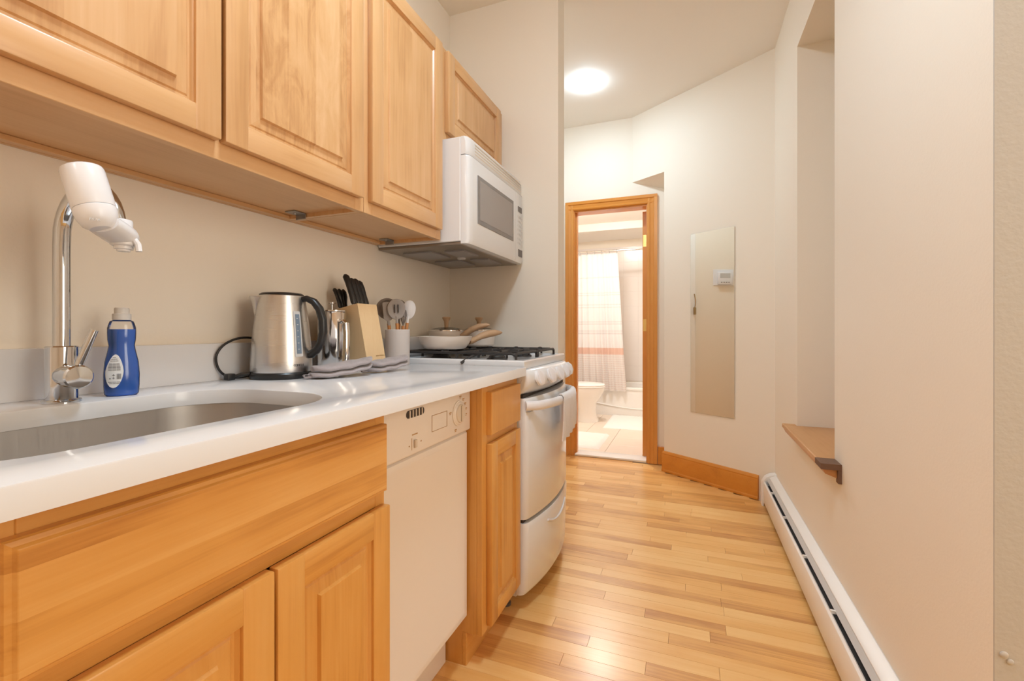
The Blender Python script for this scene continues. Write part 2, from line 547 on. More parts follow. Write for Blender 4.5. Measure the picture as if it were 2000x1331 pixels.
def xlim(y):
    return min(XR, -0.42 + (YD - y) / 0.6685) + 0.0
y = 0.86
row = 0
PW = 0.0572
while y < YD - 0.005:
    y1 = min(y + PW, YD)
    xa = -0.74 if y1 < YE else (XL + 0.003 if y > YE + 0.115 else -0.598)
    xb = xlim(y1) - 0.004
    x = xa - rnd.uniform(0, 0.5)
    while x < xb:
        ln = rnd.choice([0.32, 0.45, 0.6, 0.75, 0.9, 1.1]) * rnd.uniform(0.85, 1.15)
        p0, p1 = max(x, xa), min(x + ln, xb)
        if xb - p1 < 0.12: p1 = xb; ln = xb - x
        if p1 - p0 > 0.03:
            b = B()
            g = 0.0003
            t = -0.0002 * rnd.random()
            b.loft([[(p0 + g, y + g, -0.006), (p1 - g, y + g, -0.006), (p1 - g, y1 - g, -0.006), (p0 + g, y1 - g, -0.006)],
                    [(p0 + g, y + g, t - 0.0008), (p1 - g, y + g, t - 0.0008), (p1 - g, y1 - g, t - 0.0008), (p0 + g, y1 - g, t - 0.0008)],
                    [(p0 + 2 * g, y + 2 * g, t), (p1 - 2 * g, y + 2 * g, t), (p1 - 2 * g, y1 - 2 * g, t), (p0 + 2 * g, y1 - 2 * g, t)]])
            b.build('plank', OAK, floor, smooth=0)
        x += ln
    y += PW
    row += 1

# baseboard on the slanted wall (stained wood, moulded top)
def sl(t, off=0.0):
    """point along the slanted wall's foot, off metres out into the room"""
    a, c = Vector((-0.17, 3.558)), Vector((XR, 3.12))
    d = (c - a).normalized(); n = Vector((d.y, -d.x))
    if n.y > 0: n = -n
    q = a + (c - a) * t + n * off
    return q
bb = struct('baseboard_slanted', obj=None, loc=(0, 3.3, 0))
prof = [(0, 0), (0.020, 0), (0.020, 0.012), (0.016, 0.02), (0.016, 0.118), (0.013, 0.126), (0.014, 0.134), (0.007, 0.146), (0, 0.15)]
b = B()
b.loft([[(*sl(t, o), z) for o, z in prof] for t in (-0.012, 0.88)])
b.build('skirting_board', TRIM_H, bb, smooth=25)
b = B()
b.box(-0.226, -0.142, YD - 0.016, YD - 0.0005, 0, 0.14, 0.003)
b.build('short_board', TRIM_H, bb)

# bathroom door: casing, jambs, slab swung into the bathroom, hinges, marble saddle
door = struct('door_1', (-0.6, YD, 0))
def casing_v(x0, x1):
    b = B()
    s = 1 if x1 > x0 else -1
    W = abs(x1 - x0)
    pr = [(0, 0), (0, -0.010), (0.008, -0.016), (0.018, -0.017), (0.024, -0.013), (W * .62, -0.016), (W * .68, -0.021), (W, -0.021), (W, 0)]
    b.loft([[(x0 + s * a, YD + d, z) for a, d in pr] for z in (0.0, DZ + 0.072)])
    return b
casing_v(DX0 + 0.005, DX0 - 0.064).build('casing', TRIM, door, smooth=25)
casing_v(DX1 - 0.005, DX1 + 0.072).build('casing', TRIM, door, smooth=25)
b = B()
pr = [(0, 0), (0, -0.010), (0.008, -0.016), (0.018, -0.017), (0.024, -0.013), (0.045, -0.016), (0.05, -0.0215), (0.073, -0.0215), (0.073, 0)]
b.loft([[(x, YD + d, DZ - 0.001 + a) for a, d in pr] for x in (DX0 - 0.0645, DX1 + 0.0725)])
b.build('head_casing', TRIM_H, door, smooth=25)
b = B(); b.box(DX0, DX0 + 0.012, YD - 0.001, YD + 0.121, 0.0, DZ); b.box(DX0 + 0.012, DX0 + 0.024, YD + 0.03, YD + 0.075, 0.0, DZ - 0.012); b.build('jamb', TRIM, door)
b = B(); b.box(DX1 - 0.012, DX1, YD - 0.001, YD + 0.121, 0.0, DZ); b.build('jamb', TRIM, door)
b = B(); b.box(DX0 + 0.012, DX1 - 0.012, YD - 0.001, YD + 0.121, DZ - 0.012, DZ); b.build('head_jamb', TRIM_H, door)
b = B(); b.box(-0.352, -0.316, YD + 0.122, YD + 0.70, 0.012, 2.02, 0.002); slab = b.build('door_slab', TRIM, door)
for z in (1.09, 1.78):
    b = B()
    b.box(-0.347, -0.320, YD + 0.1195, YD + 0.1225, z - 0.05, z + 0.05, 0.001)
    b.lathe([(0.0055, -0.055), (0.0055, 0.055)], (-0.3155, YD + 0.118, z), n=10)
    b.build('hinge', BRASS, door)
b = B(); b.box(DX0 + 0.012, DX1 - 0.012, YD - 0.012, YD + 0.135, 0.0, 0.018, 0.006, 2); b.build('threshold', MARBLE, door)

# wooden sill of the recess with its broken-off near end
sill = struct('trim_1', (XR, 2.2, NZ0))
b = B(); b.box(0.428, XR + 0.32, N0 - 0.005, N1 + 0.0, NZ0 - 0.004, NZ0 + 0.016, 0.003); b.box(0.428, XR, N1 - 0.002, N1 + 0.045, NZ0 - 0.004, NZ0 + 0.016, 0.003)
b.build('sill_board', SILLW, sill)
b = B(); b.prism([(0.432, NZ0 - 0.004), (0.440, NZ0 - 0.022), (0.478, NZ0 - 0.036), (XR, NZ0 - 0.036), (XR, NZ0 - 0.004)], 'y', N0 - 0.07, N1 + 0.03)
b.build('apron_moulding', SILLW, sill)
b = B()
b.box(0.424, XR, N0 - 0.085, N0 - 0.004, NZ0 - 0.004, NZ0 + 0.0165, 0.001)
b.box(0.474, XR, N0 - 0.085, N0 - 0.06, NZ0 - 0.05, NZ0 - 0.004, 0.001)
b.build('raw_end', plain('weathered_end_grain', (0.16, 0.085, 0.05), 0.8, bump=0.5, bscale=150), sill)

# closet door on the hidden hall wall (seen only in the mirror) with its latch
d2 = struct('door_2', (XL, 3.25, 0))
b = B(); b.box(XL, XL + 0.03, 2.94, 3.66, 0.01, 2.03, 0.002); b.build('door_slab', WHITE_M, d2)
b = B(); b.box(XL + 0.0005, XL + 0.018, 2.88, 2.936, 0, 2.09, 0.003); b.box(XL + 0.0005, XL + 0.018, 2.88, 3.70, 2.035, 2.09, 0.003); b.build('casing', WHITE_M, d2)
b = B(); b.box(XL + 0.018, XL + 0.035, 2.880, 2.902, 1.20, 1.27, 0.002); b.tube(smooth_path([(XL + 0.03, 2.891, 1.27), (XL + 0.034, 2.886, 1.33), (XL + 0.022, 2.893, 1.40)]), 0.004); b.build('chain_latch', metal('aged_brass', (0.42, 0.32, 0.18), 0.4), d2)

# ------------------------------------------------------------------ ceiling lamps
def ceiling_lamp(label, x, y, z, r, mat, k=1.0):
    t = thing('ceiling_lamp', label, 'lamp', (x, y, z))
    b = B(); b.lathe([(0.001, 0), (r * .99, 0), (r * .99, -0.010), (r * .98, -0.012), (0.001, -0.012)], (x, y, z), n=40); b.build('rim', WHITE_M, t)
    b = B(); b.lathe([(r, -0.0125), (r * .97, -0.0125 - .014 * k), (r * .8, -0.0125 - .032 * k), (r * .5, -0.0125 - .042 * k), (0.002, -0.0125 - .045 * k)], (x, y, z), n=40); b.build('diffuser', mat, t)
    return t
ceiling_lamp('round ceiling lamp over the kitchen floor, out of the picture', -0.15, 0.72, ZC, 0.15, GLOW_K)
ceiling_lamp('glowing round ceiling lamp in the hall before the bathroom door', -0.655, 3.08, ZC, 0.070, GLOW_H, 0.32)

ceiling_lamp('added round fill lamp on the ceiling behind the camera, unseen', -0.60, -1.1, ZC, 0.16, GLOW_FILL)

# ------------------------------------------------------------------ cabinets
def rect_rings(b, y0, y1, z0, z1, steps):
    """steps: (inset, x) from the outside in; last one is capped"""
    rings = []
    for i, x in steps:
        rings.append([(x, y0 + i, z0 + i), (x, y1 - i, z0 + i), (x, y1 - i, z1 - i), (x, y0 + i, z1 - i)])
    b.loft(rings, cap0=False, cap1=True)


def panel_door(parent, y0, y1, z0, z1, xf, mv, mh, mp, fw=0.052, th=0.02, label=None):
    b = B()
    rect_rings(b, y0 + fw - 0.004, y1 - fw + 0.004, z0 + fw - 0.004, z1 - fw + 0.004,
               [(0, xf - 0.016), (0, xf - 0.0075), (0.005, xf - 0.006), (0.009, xf - 0.0115), (0.013, xf - 0.0115), (0.016, xf - 0.0095), (0.036, xf - 0.0075), (0.0385, xf - 0.0012)])
    d = b.build('door', mp, parent, smooth=0)
    if label: d['label'] = label
    for ya, yb in ((y0, y0 + fw), (y1 - fw, y1)):
        b = B(); b.box(xf - th, xf, ya, yb, z0, z1, 0.003, 2); b.build('stile', mv, d)
    for za, zb in ((z0, z0 + fw), (z1 - fw, z1)):
        b = B(); b.box(xf - th, xf - 0.0004, y0 + fw - 0.002, y1 - fw + 0.002, za, zb, 0.003, 2); b.build('rail', mh, d)
    return d


XUF = -0.900      # face frame of the wall cabinets
XUD = -0.880      # their doors


def wall_cabinet(label, y0, y1, z0, z1, doors, bracket=None, mp=None):
    t = thing('wall_cabinet', label, 'cabinet', (XL + 0.15, (y0 + y1) / 2, z0), 'maple wall cabinets over the counter')
    e = 0.0008
    b = B()
    b.box(XL + 0.001, XUF - 0.019, y0 + e, y0 + 0.016, z0, z1)
    b.box(XL + 0.001, XUF - 0.019, y1 - 0.016, y1 - e, z0, z1)
    b.box(XL + 0.001, XL + 0.012, y0 + 0.016, y1 - 0.016, z0, z1)
    b.box(XL + 0.012, XUF - 0.019, y0 + 0.016, y1 - 0.016, z1 - 0.016, z1)
    b.build('carcass', MAPLE_V, t, smooth=0)
    b = B(); b.box(XL + 0.012, XUF - 0.019, y0 + 0.016, y1 - 0.016, z0 + 0.012, z0 + 0.028)
    b.build('bottom_panel', MAPLE_H, t, smooth=0)
    b = B(); b.box(XL + 0.012, XL + 0.032, y0 + 0.016, y1 - 0.016, z0 + 0.0005, z0 + 0.0118, 0.001)
    b.build('hanging_rail', MAPLE_H, t)
    for ya, yb in ((y0 + e, y0 + 0.038), (y1 - 0.038, y1 - e)):
        b = B(); b.box(XUF - 0.019, XUF, ya, yb, z0, z1, 0.001); b.build('frame_stile', MAPLE_V, t)
    for za, zb in ((z0, z0 + 0.042), (z1 - 0.042, z1)):
        b = B(); b.box(XUF - 0.019, XUF - 0.0003, y0 + 0.038, y1 - 0.038, za, zb, 0.001); b.build('frame_rail', MAPLE_H, t)
    for k, (ya, yb) in enumerate(doors):
        panel_door(t, ya, yb, z0 + 0.035, z1 - 0.012, XUD, MAPLE_V, MAPLE_H, mp[k] if mp else MAPLE_PANEL)
    if bracket:
        b = B(); yb = y1 - 0.016
        b.box(XL + 0.06, XL + 0.10, yb - 0.045, yb - 0.0005, z0 + 0.008, z0 + 0.0118, 0.001)
        b.box(XL + 0.06, XL + 0.10, yb - 0.004, yb - 0.0005, z0 - 0.006, z0 + 0.009, 0.001)
        b.lathe([(0.005, 0), (0.004, -0.003)], (XL + 0.08, yb - 0.025, z0 + 0.008), n=8)
        b.build('metal_bracket', GREYMET, t)
    return t
wall_cabinet('wide two-door maple wall cabinet over the sink and kettle', 0.19, 1.094, 1.40, 2.165, [(0.20, 0.6415), (0.650, 1.0735)], bracket=True, mp=[MAPLE_PANEL, MAPLE_FIG])
wall_cabinet('tall maple wall cabinet next to the microwave', 1.095, 1.543, 1.40, 2.165, [(1.112, 1.526)], bracket=True)
wall_cabinet('short maple wall cabinet above the microwave', 1.544, 2.163, 1.797, 2.165, [(1.573, 2.105)])

XBF, XBD = -0.592, -0.572


def base_carcass(t, y0, y1, toe=True):
    b = B(); e = 0.0008
    b.box(XL + 0.005, XBF - 0.019, y0 + e, y0 + 0.016, 0.105, 0.8805)
    b.box(XL + 0.005, XBF - 0.019, y1 - 0.016, y1 - e, 0.105, 0.8805)
    b.box(XL + 0.005, -0.662, y0 + e, y0 + 0.016, 0.0, 0.105)
    b.box(XL + 0.005, -0.662, y1 - 0.016, y1 - e, 0.0, 0.105)
    b.box(XL + 0.005, XL + 0.015, y0 + 0.016, y1 - 0.016, 0.105, 0.8805)
    b.box(XL + 0.015, XBF - 0.019, y0 + 0.016, y1 - 0.016, 0.105, 0.121)
    b.build('carcass', BOUNCE_V, t, smooth=0)
    b = B(); b.box(-0.662, -0.647, y0 + e, y1 - e, 0.0, 0.1045, 0.001); b.build('toe_board', BOUNCE_H, t)
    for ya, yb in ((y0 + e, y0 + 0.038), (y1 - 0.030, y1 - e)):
        b = B(); b.box(XBF - 0.019, XBF, ya, yb, 0.105, 0.8805, 0.001); b.build('frame_stile', BOUNCE_V, t)
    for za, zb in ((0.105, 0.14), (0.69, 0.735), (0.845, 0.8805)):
        b = B(); b.box(XBF - 0.019, XBF - 0.0003, y0 + 0.038, y1 - 0.030, za, zb, 0.001); b.build('frame_rail', BOUNCE_H, t)

sc = thing('sink_cabinet', 'wide maple base cabinet under the sink, with false drawer front', 'cabinet', (-0.9, 0.48, 0))
base_carcass(sc, 0.19, 0.785)
def drawer_front(parent, y0, y1, z0, z1, mat, plain_edge=False):
    b = B()
    rect_rings(b, y0, y1, z0, z1, [(0, XBD - 0.02), (0, XBD - 0.0025), (0.002, XBD)] if plain_edge else [(0, XBD - 0.02), (0, XBD - 0.008), (0.0015, XBD - 0.0055), (0.006, XBD - 0.0035), (0.0085, XBD - 0.0005), (0.0095, XBD)])
    return b.build('drawer_front', mat, parent, smooth=20)
drawer_front(sc, 0.2135, 0.775, 0.720, 0.857, BOUNCE_BOARD)
panel_door(sc, 0.215, 0.4995, 0.12, 0.692, XBD, BOUNCE_V, BOUNCE_H, BOUNCE_PANEL)
panel_door(sc, 0.5035, 0.777, 0.12, 0.692, XBD + 0.001, BOUNCE_V, BOUNCE_H, BOUNCE_PANEL)
bc = thing('base_cabinet', 'narrow maple base cabinet between dishwasher and stove', 'cabinet', (-0.9, 1.42, 0))
base_carcass(bc, 1.265, 1.571)
drawer_front(bc, 1.296, 1.554, 0.720, 0.855, BOUNCE_V, True)
panel_door(bc, 1.297, 1.556, 0.12, 0.692, XBD, BOUNCE_V, BOUNCE_H, BOUNCE_PANEL, fw=0.048)

# ------------------------------------------------------------------ countertop with cut-out, backsplash, sink
ct = thing('countertop', 'white quartz worktop with low upstand along the kitchen wall', 'worktop', (-0.88, 0.85, 0.882))
CX0, CX1, CY0, CY1 = XL + 0.001, -0.557, 0.12, 1.573
SX0, SX1, SY0, SY1 = -1.052, -0.655, 0.17, 0.757
b = B()
bm = b.bm
outer = [(CX0, CY0), (CX1, CY0), (CX1, CY1), (CX0, CY1)]
inner = rrect(SX0, SX1, SY0, SY1, 0.135, 10)
def loop(pts, z):
    v = [bm.verts.new((x, y, z)) for x, y in pts]
    return [bm.edges.new((v[i], v[(i + 1) % len(v)])) for i in range(len(v))]
ed = loop(outer, 0.914) + loop(inner, 0.914)
bmesh.ops.triangle_fill(bm, edges=ed, use_beauty=True)
g = bmesh.ops.extrude_face_region(bm, geom=bm.faces[:])
for v in [q for q in g['geom'] if isinstance(q, bmesh.types.BMVert)]:
    v.co.z = 0.882
bmesh.ops.recalc_face_normals(bm, faces=bm.faces[:])
es = [e for e in bm.edges if len(e.link_faces) == 2 and abs(e.calc_face_angle(0) - PI / 2) < 0.1 and all(abs(v.co.z - 0.914) < 1e-5 for v in e.verts)]
bmesh.ops.bevel(bm, geom=es, offset=0.003, segments=2, affect='EDGES', profile=0.5)
b.build('slab', QUARTZ, ct, smooth=40)
b = B(); b.box(XL + 0.001, -1.185, CY0, CY1, 0.9136, 1.014, 0.001); b.build('backsplash', QUARTZ, ct)

sk = thing('sink', 'undermount stainless steel sink basin in the worktop', 'sink', (-0.85, 0.46, 0.70))
b = B()
def ring(i, z, r): return [(x, y, z) for x, y in rrect(SX0 + i, SX1 - i, SY0 + i, SY1 - i, r, 10)]
b.loft([ring(-0.02, 0.8805, 0.15), ring(-0.004, 0.8812, 0.138), ring(-0.003, 0.86, 0.137), ring(0.006, 0.74, 0.13), ring(0.02, 0.715, 0.115), ring(0.06, 0.706, 0.08)], cap0=False, cap1=True)
b.build('basin', STEEL_S, sk)
b = B(); b.lathe([(0.045, 0.7065), (0.045, 0.709), (0.03, 0.7085), (0.012, 0.707)], (-0.87, 0.46, 0), n=24); b.build('drain', STEEL_P, sk)

# ------------------------------------------------------------------ dishwasher
dw = thing('dishwasher', 'almond white dishwasher with dial, under the worktop', 'dishwasher', (-0.9, 1.03, 0))
DY0, DY1, DXF = 0.792, 1.258, -0.638
b = B(); b.box(XL + 0.05, DXF - 0.03, DY0 + .005, DY1 - .005, 0.172, 0.872); b.build('tub_body', GREY_M, dw, smooth=0)
b = B(); b.box(DXF - 0.03, DXF + 0.008, DY0, DY1 + 0.004, 0.742, 0.874, 0.006, 3)
cp = b.build('control_panel', CREAM, dw)
b = B()
rect_rings(b, DY0 + 0.002, DY1 - 0.002, 0.165, 0.738, [(0, DXF - 0.03), (0, DXF - 0.006), (0.004, DXF), (0.016, DXF + 0.001), (0.022, DXF - 0.001)])
b.build('door', CREAM, dw, smooth=30)
b = B(); b.box(-0.727, -0.715, DY0, DY1, 0.0, 0.16, 0.002); b.build('kick_panel', CREAM, dw)
xp = DXF + 0.0082
b = B(); b.prism(rrect(0.918, 0.997, 0.836, 0.855, 0.009, 5), 'x', xp, xp + 0.0008); vent = b.build('vent', DARK, cp, smooth=0)
b = B()
for k in range(5): b.box(xp + 0.0008, xp + 0.003, 0.930 + k * 0.0135, 0.9325 + k * 0.0135, 0.8365, 0.8545)
b.build('vent_bar', CREAM, cp, smooth=0)
b = B()
for (ya, yb, za, zb) in ((1.034, 1.115, 0.823, 0.8245), (1.034, 1.115, 0.781, 0.782), (1.034, 1.0355, 0.781, 0.8245), (1.1135, 1.115, 0.781, 0.8245)):
    b.box(xp, xp + 0.0008, ya, yb, za, zb)
b.build('latch_outline', INK_T, cp, smooth=0)
MX = axis_to((1, 0, 0))
b = B(); b.lathe([(0.037, 0), (0.037, 0.003), (0.034, 0.004), (0.032, 0.007), (0.030, 0.008), (0.0, 0.008)], (xp, 1.182, 0.806), MX, 36); dial = b.build('dial', CREAM, cp)
b = B(); b.lathe([(0.028, 0.0085), (0.026, 0.011), (0.0, 0.0115)], (xp, 1.182, 0.806), MX, 30); b.box(xp + 0.011, xp + 0.016, 1.179, 1.185, 0.782, 0.830, 0.002); b.build('dial_grip', KNOBG, cp)
b = B()
for a in (75, 50, 28, 8, -12, 170, 250):
    yy, zz = 1.182 + 0.049 * math.cos(R(a)), 0.806 + 0.049 * math.sin(R(a))
    b.box(xp, xp + 0.0006, yy - 0.006, yy + 0.006, zz - 0.0018, zz + 0.0018)
    b.box(xp, xp + 0.0006, yy - 0.005, yy + 0.003, zz - 0.0055, zz - 0.0035)
for (yy, zz, wd) in ((0.955, 0.793, 0.012), (0.931, 0.768, 0.002), (0.983, 0.770, 0.002)):
    b.box(xp, xp + 0.0006, yy - wd, yy + wd, zz - 0.0014, zz + 0.0014)
b.box(xp, xp + 0.0006, 0.941, 0.9425, 0.756, 0.785)
b.build('printed_marks', INK_T, cp, smooth=0)['kind'] = 'stuff'
b = B(); b.box(xp, xp + 0.006, 0.950, 0.959, 0.760, 0.780, 0.001); b.build('slide_switch', KNOBG, cp)

# ------------------------------------------------------------------ microwave
mw = thing('microwave', 'white over-the-range microwave on the wall over the stove', 'microwave', (-1.0, 1.855, 1.394))
MY0, MY1, MZ0, MZ1, MXF = 1.549, 2.161, 1.380, 1.795, -0.785
b = B(); b.box(XL + 0.004, MXF - 0.032, MY0, MY1, MZ0 + 0.012, MZ1, 0.003); b.build('case', WHITE, mw)
b = B(); b.box(XL + 0.006, MXF - 0.03, MY0 + .004, MY1 - .004, MZ0, MZ0 + 0.0115, 0.002)
und = b.build('underside', BROWNG, mw)
for (x0, x1, y0, y1) in ((-0.95, -0.86, 1.66, 1.80), (-0.95, -0.86, 1.90, 2.06), (-1.14, -1.0, 1.64, 1.80), (-1.14, -1.0, 1.90, 2.06)):
    b = B()
    rect = [(x0, y0), (x1, y0), (x1, y1), (x0, y1)]
    b.loft([[(x, y, MZ0 - 0.0002) for x, y in rect], [(x, y, MZ0 - 0.006) for x, y in rect]])
    b.build('grease_filter', GREY_M, und, smooth=0)
b = B(); b.lathe([(0.02, 0), (0.018, -0.006), (0.004, -0.008)], (-0.97, 1.85, MZ0), n=16); b.build('lamp_lens', GREY_L, und)
YC = 2.046     # door / control panel split
b = B()
b.loft([[(MXF - 0.031, y, MZ0 + 0.003), (x, y, MZ0 + 0.003), (x + 0.006, y, MZ0 + 0.02), (x + 0.006, y, 1.715), (x + 0.003, y, 1.722), (MXF - 0.031, y, 1.722)]
        for y, x in ((MY0 + 0.001, MXF - 0.016), (MY0 + 0.005, MXF - 0.008), (MY0 + 0.016, MXF - 0.002), (MY0 + 0.04, MXF), (YC, MXF + 0.001))])
md = b.build('door', WHITE, mw)
b = B(); b.box(MXF + 0.0065, MXF + 0.0085, 1.622, 2.013, 1.472, 1.664, 0.001); mwin = b.build('window', GLASSD, md)
b = B(); b.box(MXF + 0.0085, MXF + 0.0092, 1.640, 1.996, 1.490, 1.647); b.build('screen_mesh', plain('mesh_screen', (0.33, 0.30, 0.285), 0.3), md, smooth=0)
b = B()
b.loft([[(MXF - 0.031, y, MZ0 + 0.003), (x, y, MZ0 + 0.003), (x + 0.006, y, MZ0 + 0.02), (x + 0.006, y, 1.715), (x + 0.003, y, 1.722), (MXF - 0.031, y, 1.722)]
        for y, x in ((YC + 0.0015, MXF + 0.001), (MY1 - 0.02, MXF - 0.0), (MY1 - 0.006, MXF - 0.006), (MY1, MXF - 0.016))])
mc = b.build('control_panel', WHITE, mw)
b = B(); b.box(MXF + 0.006, MXF + 0.0078, 2.078, 2.128, 1.632, 1.658); b.build('display', GREY_D, mc, smooth=0)
b = B(); b.box(MXF + 0.006, MXF + 0.0078, 2.080, 2.134, 1.412, 1.447); b.build('open_button', GREY_D, mc, smooth=0)
b = B()
for r_ in range(7):
    for c_ in range(3):
        b.box(MXF + 0.006, MXF + 0.0072, 2.076 + c_ * 0.021, 2.090 + c_ * 0.021, 1.472 + r_ * 0.0215, 1.482 + r_ * 0.0215)
b.build('keypad', GREY_L, mc, smooth=0)
b = B()
b.loft([[(MXF - 0.031, y, 1.726), (x, y, 1.726), (x + 0.004, y, 1.735), (x + 0.003, y, 1.775), (x - 0.004, y, MZ1), (MXF - 0.031, y, MZ1)]
        for y, x in ((MY0 + 0.001, MXF - 0.014), (MY0 + 0.012, MXF - 0.004), (MY0 + 0.04, MXF), (MY1 - 0.03, MXF), (MY1, MXF - 0.012))])
mg = b.build('vent_grille', WHITE, mw)
for k in range(4):
    b = B(); b.box(MXF + 0.0025, MXF + 0.0042, MY0 + 0.055, MY1 - 0.04, 1.737 + k * 0.0125, 1.742 + k * 0.0125); b.build('slot', KNOBG, mg, smooth=0)

# ------------------------------------------------------------------ gas range
rg = thing('gas_range', 'white freestanding gas stove with bowed oven door and black grates', 'stove', (-0.87, 1.868, 0))
RY0, RY1 = 1.578, 2.160
def bow(y, ends, mid):
    t = (y - RY0) / (RY1 - RY0)
    k = 1 - (2 * t - 1) ** 2
    x = -(ends + (mid - ends) * k)
    e = min(y - RY0, RY1 - y)
    if e < 0.018: x -= 0.018 * (1 - math.sqrt(max(0, 1 - (1 - e / 0.018) ** 2)))
    return x
YS = [RY0, RY0 + .002, RY0 + .006, RY0 + .012, RY0 + .02] + [RY0 + .02 + (RY1 - RY0 - .04) * k / 14 for k in range(1, 14)] + [RY1 - .02, RY1 - .012, RY1 - .006, RY1 - .002, RY1]
b = B(); b.box(XL + 0.01, -0.60, RY0 + 0.002, RY1 - 0.002, 0.055, 0.90); b.box(XL + 0.05, -0.66, RY0 + 0.03, RY1 - 0.03, 0.012, 0.055); b.build('body', WHITE, rg, smooth=0)
for fx, fy in ((-0.65, RY0 + .03), (-0.65, RY1 - .03), (-1.15, RY0 + .03), (-1.15, RY1 - .03)):
    b = B(); b.lathe([(0.018, 0.0), (0.018, 0.01), (0.01, 0.012), (0.01, 0.056)], (fx, fy, 0), n=12); b.build('foot', GREY_D, rg)
# oven door
b = B()
b.loft([[(-0.598, y, 0.345), (bow(y, .558, .520) - 0.004, y, 0.345), (bow(y, .558, .520), y, 0.352), (bow(y, .558, .520), y, 0.782), (bow(y, .558, .520) - 0.008, y, 0.795), (-0.598, y, 0.795)] for y in YS])
od = b.build('oven_door', WHITE, rg, smooth=40)
b = B(); b.box(-0.60, bow(RY0 + .05, .558, .52) + 0.0, RY0 + .004, RY0 + .042, 0.745, 0.747); b.build('trim_line', GREY_L, od, smooth=0)
# storage drawer
b = B()
b.loft([[(-0.598, y, 0.062), (bow(y, .562, .520) - 0.012, y, 0.062), (bow(y, .562, .520) - 0.002, y, 0.08), (bow(y, .556, .516), y, 0.315), (bow(y, .556, .516) - 0.006, y, 0.330), (-0.598, y, 0.330)] for y in YS])
rd = b.build('drawer', WHITE, rg, smooth=40)
b = B()
b.tube([(bow(y, .556, .516) + 0.001, y, 0.292 - 0.03 * (1 - ((y - 1.868) / 0.13) ** 2)) for y in [1.738 + 0.26 * k / 14 for k in range(15)]], 0.004, 8)
b.build('pull_lip', WHITE, rd)
for gz0, gz1 in ((0.330, 0.345), (0.795, 0.808)):
    b = B(); b.box(-0.61, -0.573, RY0 + .006, RY1 - .006, gz0, gz1); b.build('shadow_gap', DARK, rg, smooth=0)
# control panel, rounded
b = B()
CPR = [(-0.60, 0.9035), (-0.030, 0.9035), (-0.012, 0.896), (-0.003, 0.882), (0.0, 0.862), (-0.006, 0.838), (-0.020, 0.820), (-0.036, 0.8085), (-0.60, 0.8085)]
b.loft([[(x if x < -0.3 else bow(y, .548, .515) + x, y, z) for x, z in CPR] for y in YS])
cpn = b.build('control_panel', WHITE, rg, smooth=40)
kd = Vector((0.93, 0, 0.36)).normalized()
Mk = kd.to_track_quat('Z', 'Y').to_matrix()
for k in range(5):
    y = RY0 + 0.075 + k * 0.108
    xk = bow(y, .548, .515) - 0.002
    b = B()
    b.lathe([(0.031, -0.004), (0.031, 0.004), (0.027, 0.008), (0.0, 0.009)], (xk, y, 0.866), Mk, 24)
    c = Vector((xk, y, 0.866))
    up_ = Vector((-kd.z, 0, kd.x))
    fin = []
    for hh, dd, ww in ((-.031, .006, .010), (-.029, .017, .010), (-.012, .027, .0125), (.012, .027, .0125), (.029, .017, .010), (.031, .006, .010)):
        fin.append((hh, dd, ww))
    b.loft([[c + up_ * h_ + kd * .004 + Vector((0, -w_, 0)), c + up_ * h_ + kd * d_ + Vector((0, -w_ * .8, 0)), c + up_ * h_ + kd * d_ + Vector((0, w_ * .8, 0)), c + up_ * h_ + kd * .004 + Vector((0, w_, 0))] for h_, d_, w_ in fin])
    b.build('knob', WHITE_P, cpn)
# cooktop with raised rim
b = B()
def crect(i, z, fr=0.0):
    return [(XL + 0.012 + i, RY0 + i, z), (-0.566 - i + fr, RY0 + i, z), (-0.566 - i + fr, RY1 - i, z), (XL + 0.012 + i, RY1 - i, z)]
b.loft([crect(0.002, 0.9045), crect(0, 0.909), crect(0, 0.931), crect(0.004, 0.936), crect(0.026, 0.936), crect(0.036, 0.926), crect(0.05, 0.925)], cap0=True)
ctop = b.build('cooktop', WHITE, rg, smooth=30)
b = B(); b.box(XL + 0.012, XL + 0.052, RY0 + .002, RY1 - .002, 0.9365, 1.022, 0.008, 3); b.build('backguard', WHITE, rg)
BURN = [(-0.735, 1.715), (-0.735, 2.02), (-1.00, 1.715), (-1.00, 2.02)]
for (bx, by) in BURN:
    b = B(); b.lathe([(0.045, 0.9255), (0.043, 0.932), (0.034, 0.938), (0.034, 0.941), (0.03, 0.946), (0.0, 0.947)], (bx, by, 0), n=28); b.build('burner', IRON, rg)
GZ = 0.959
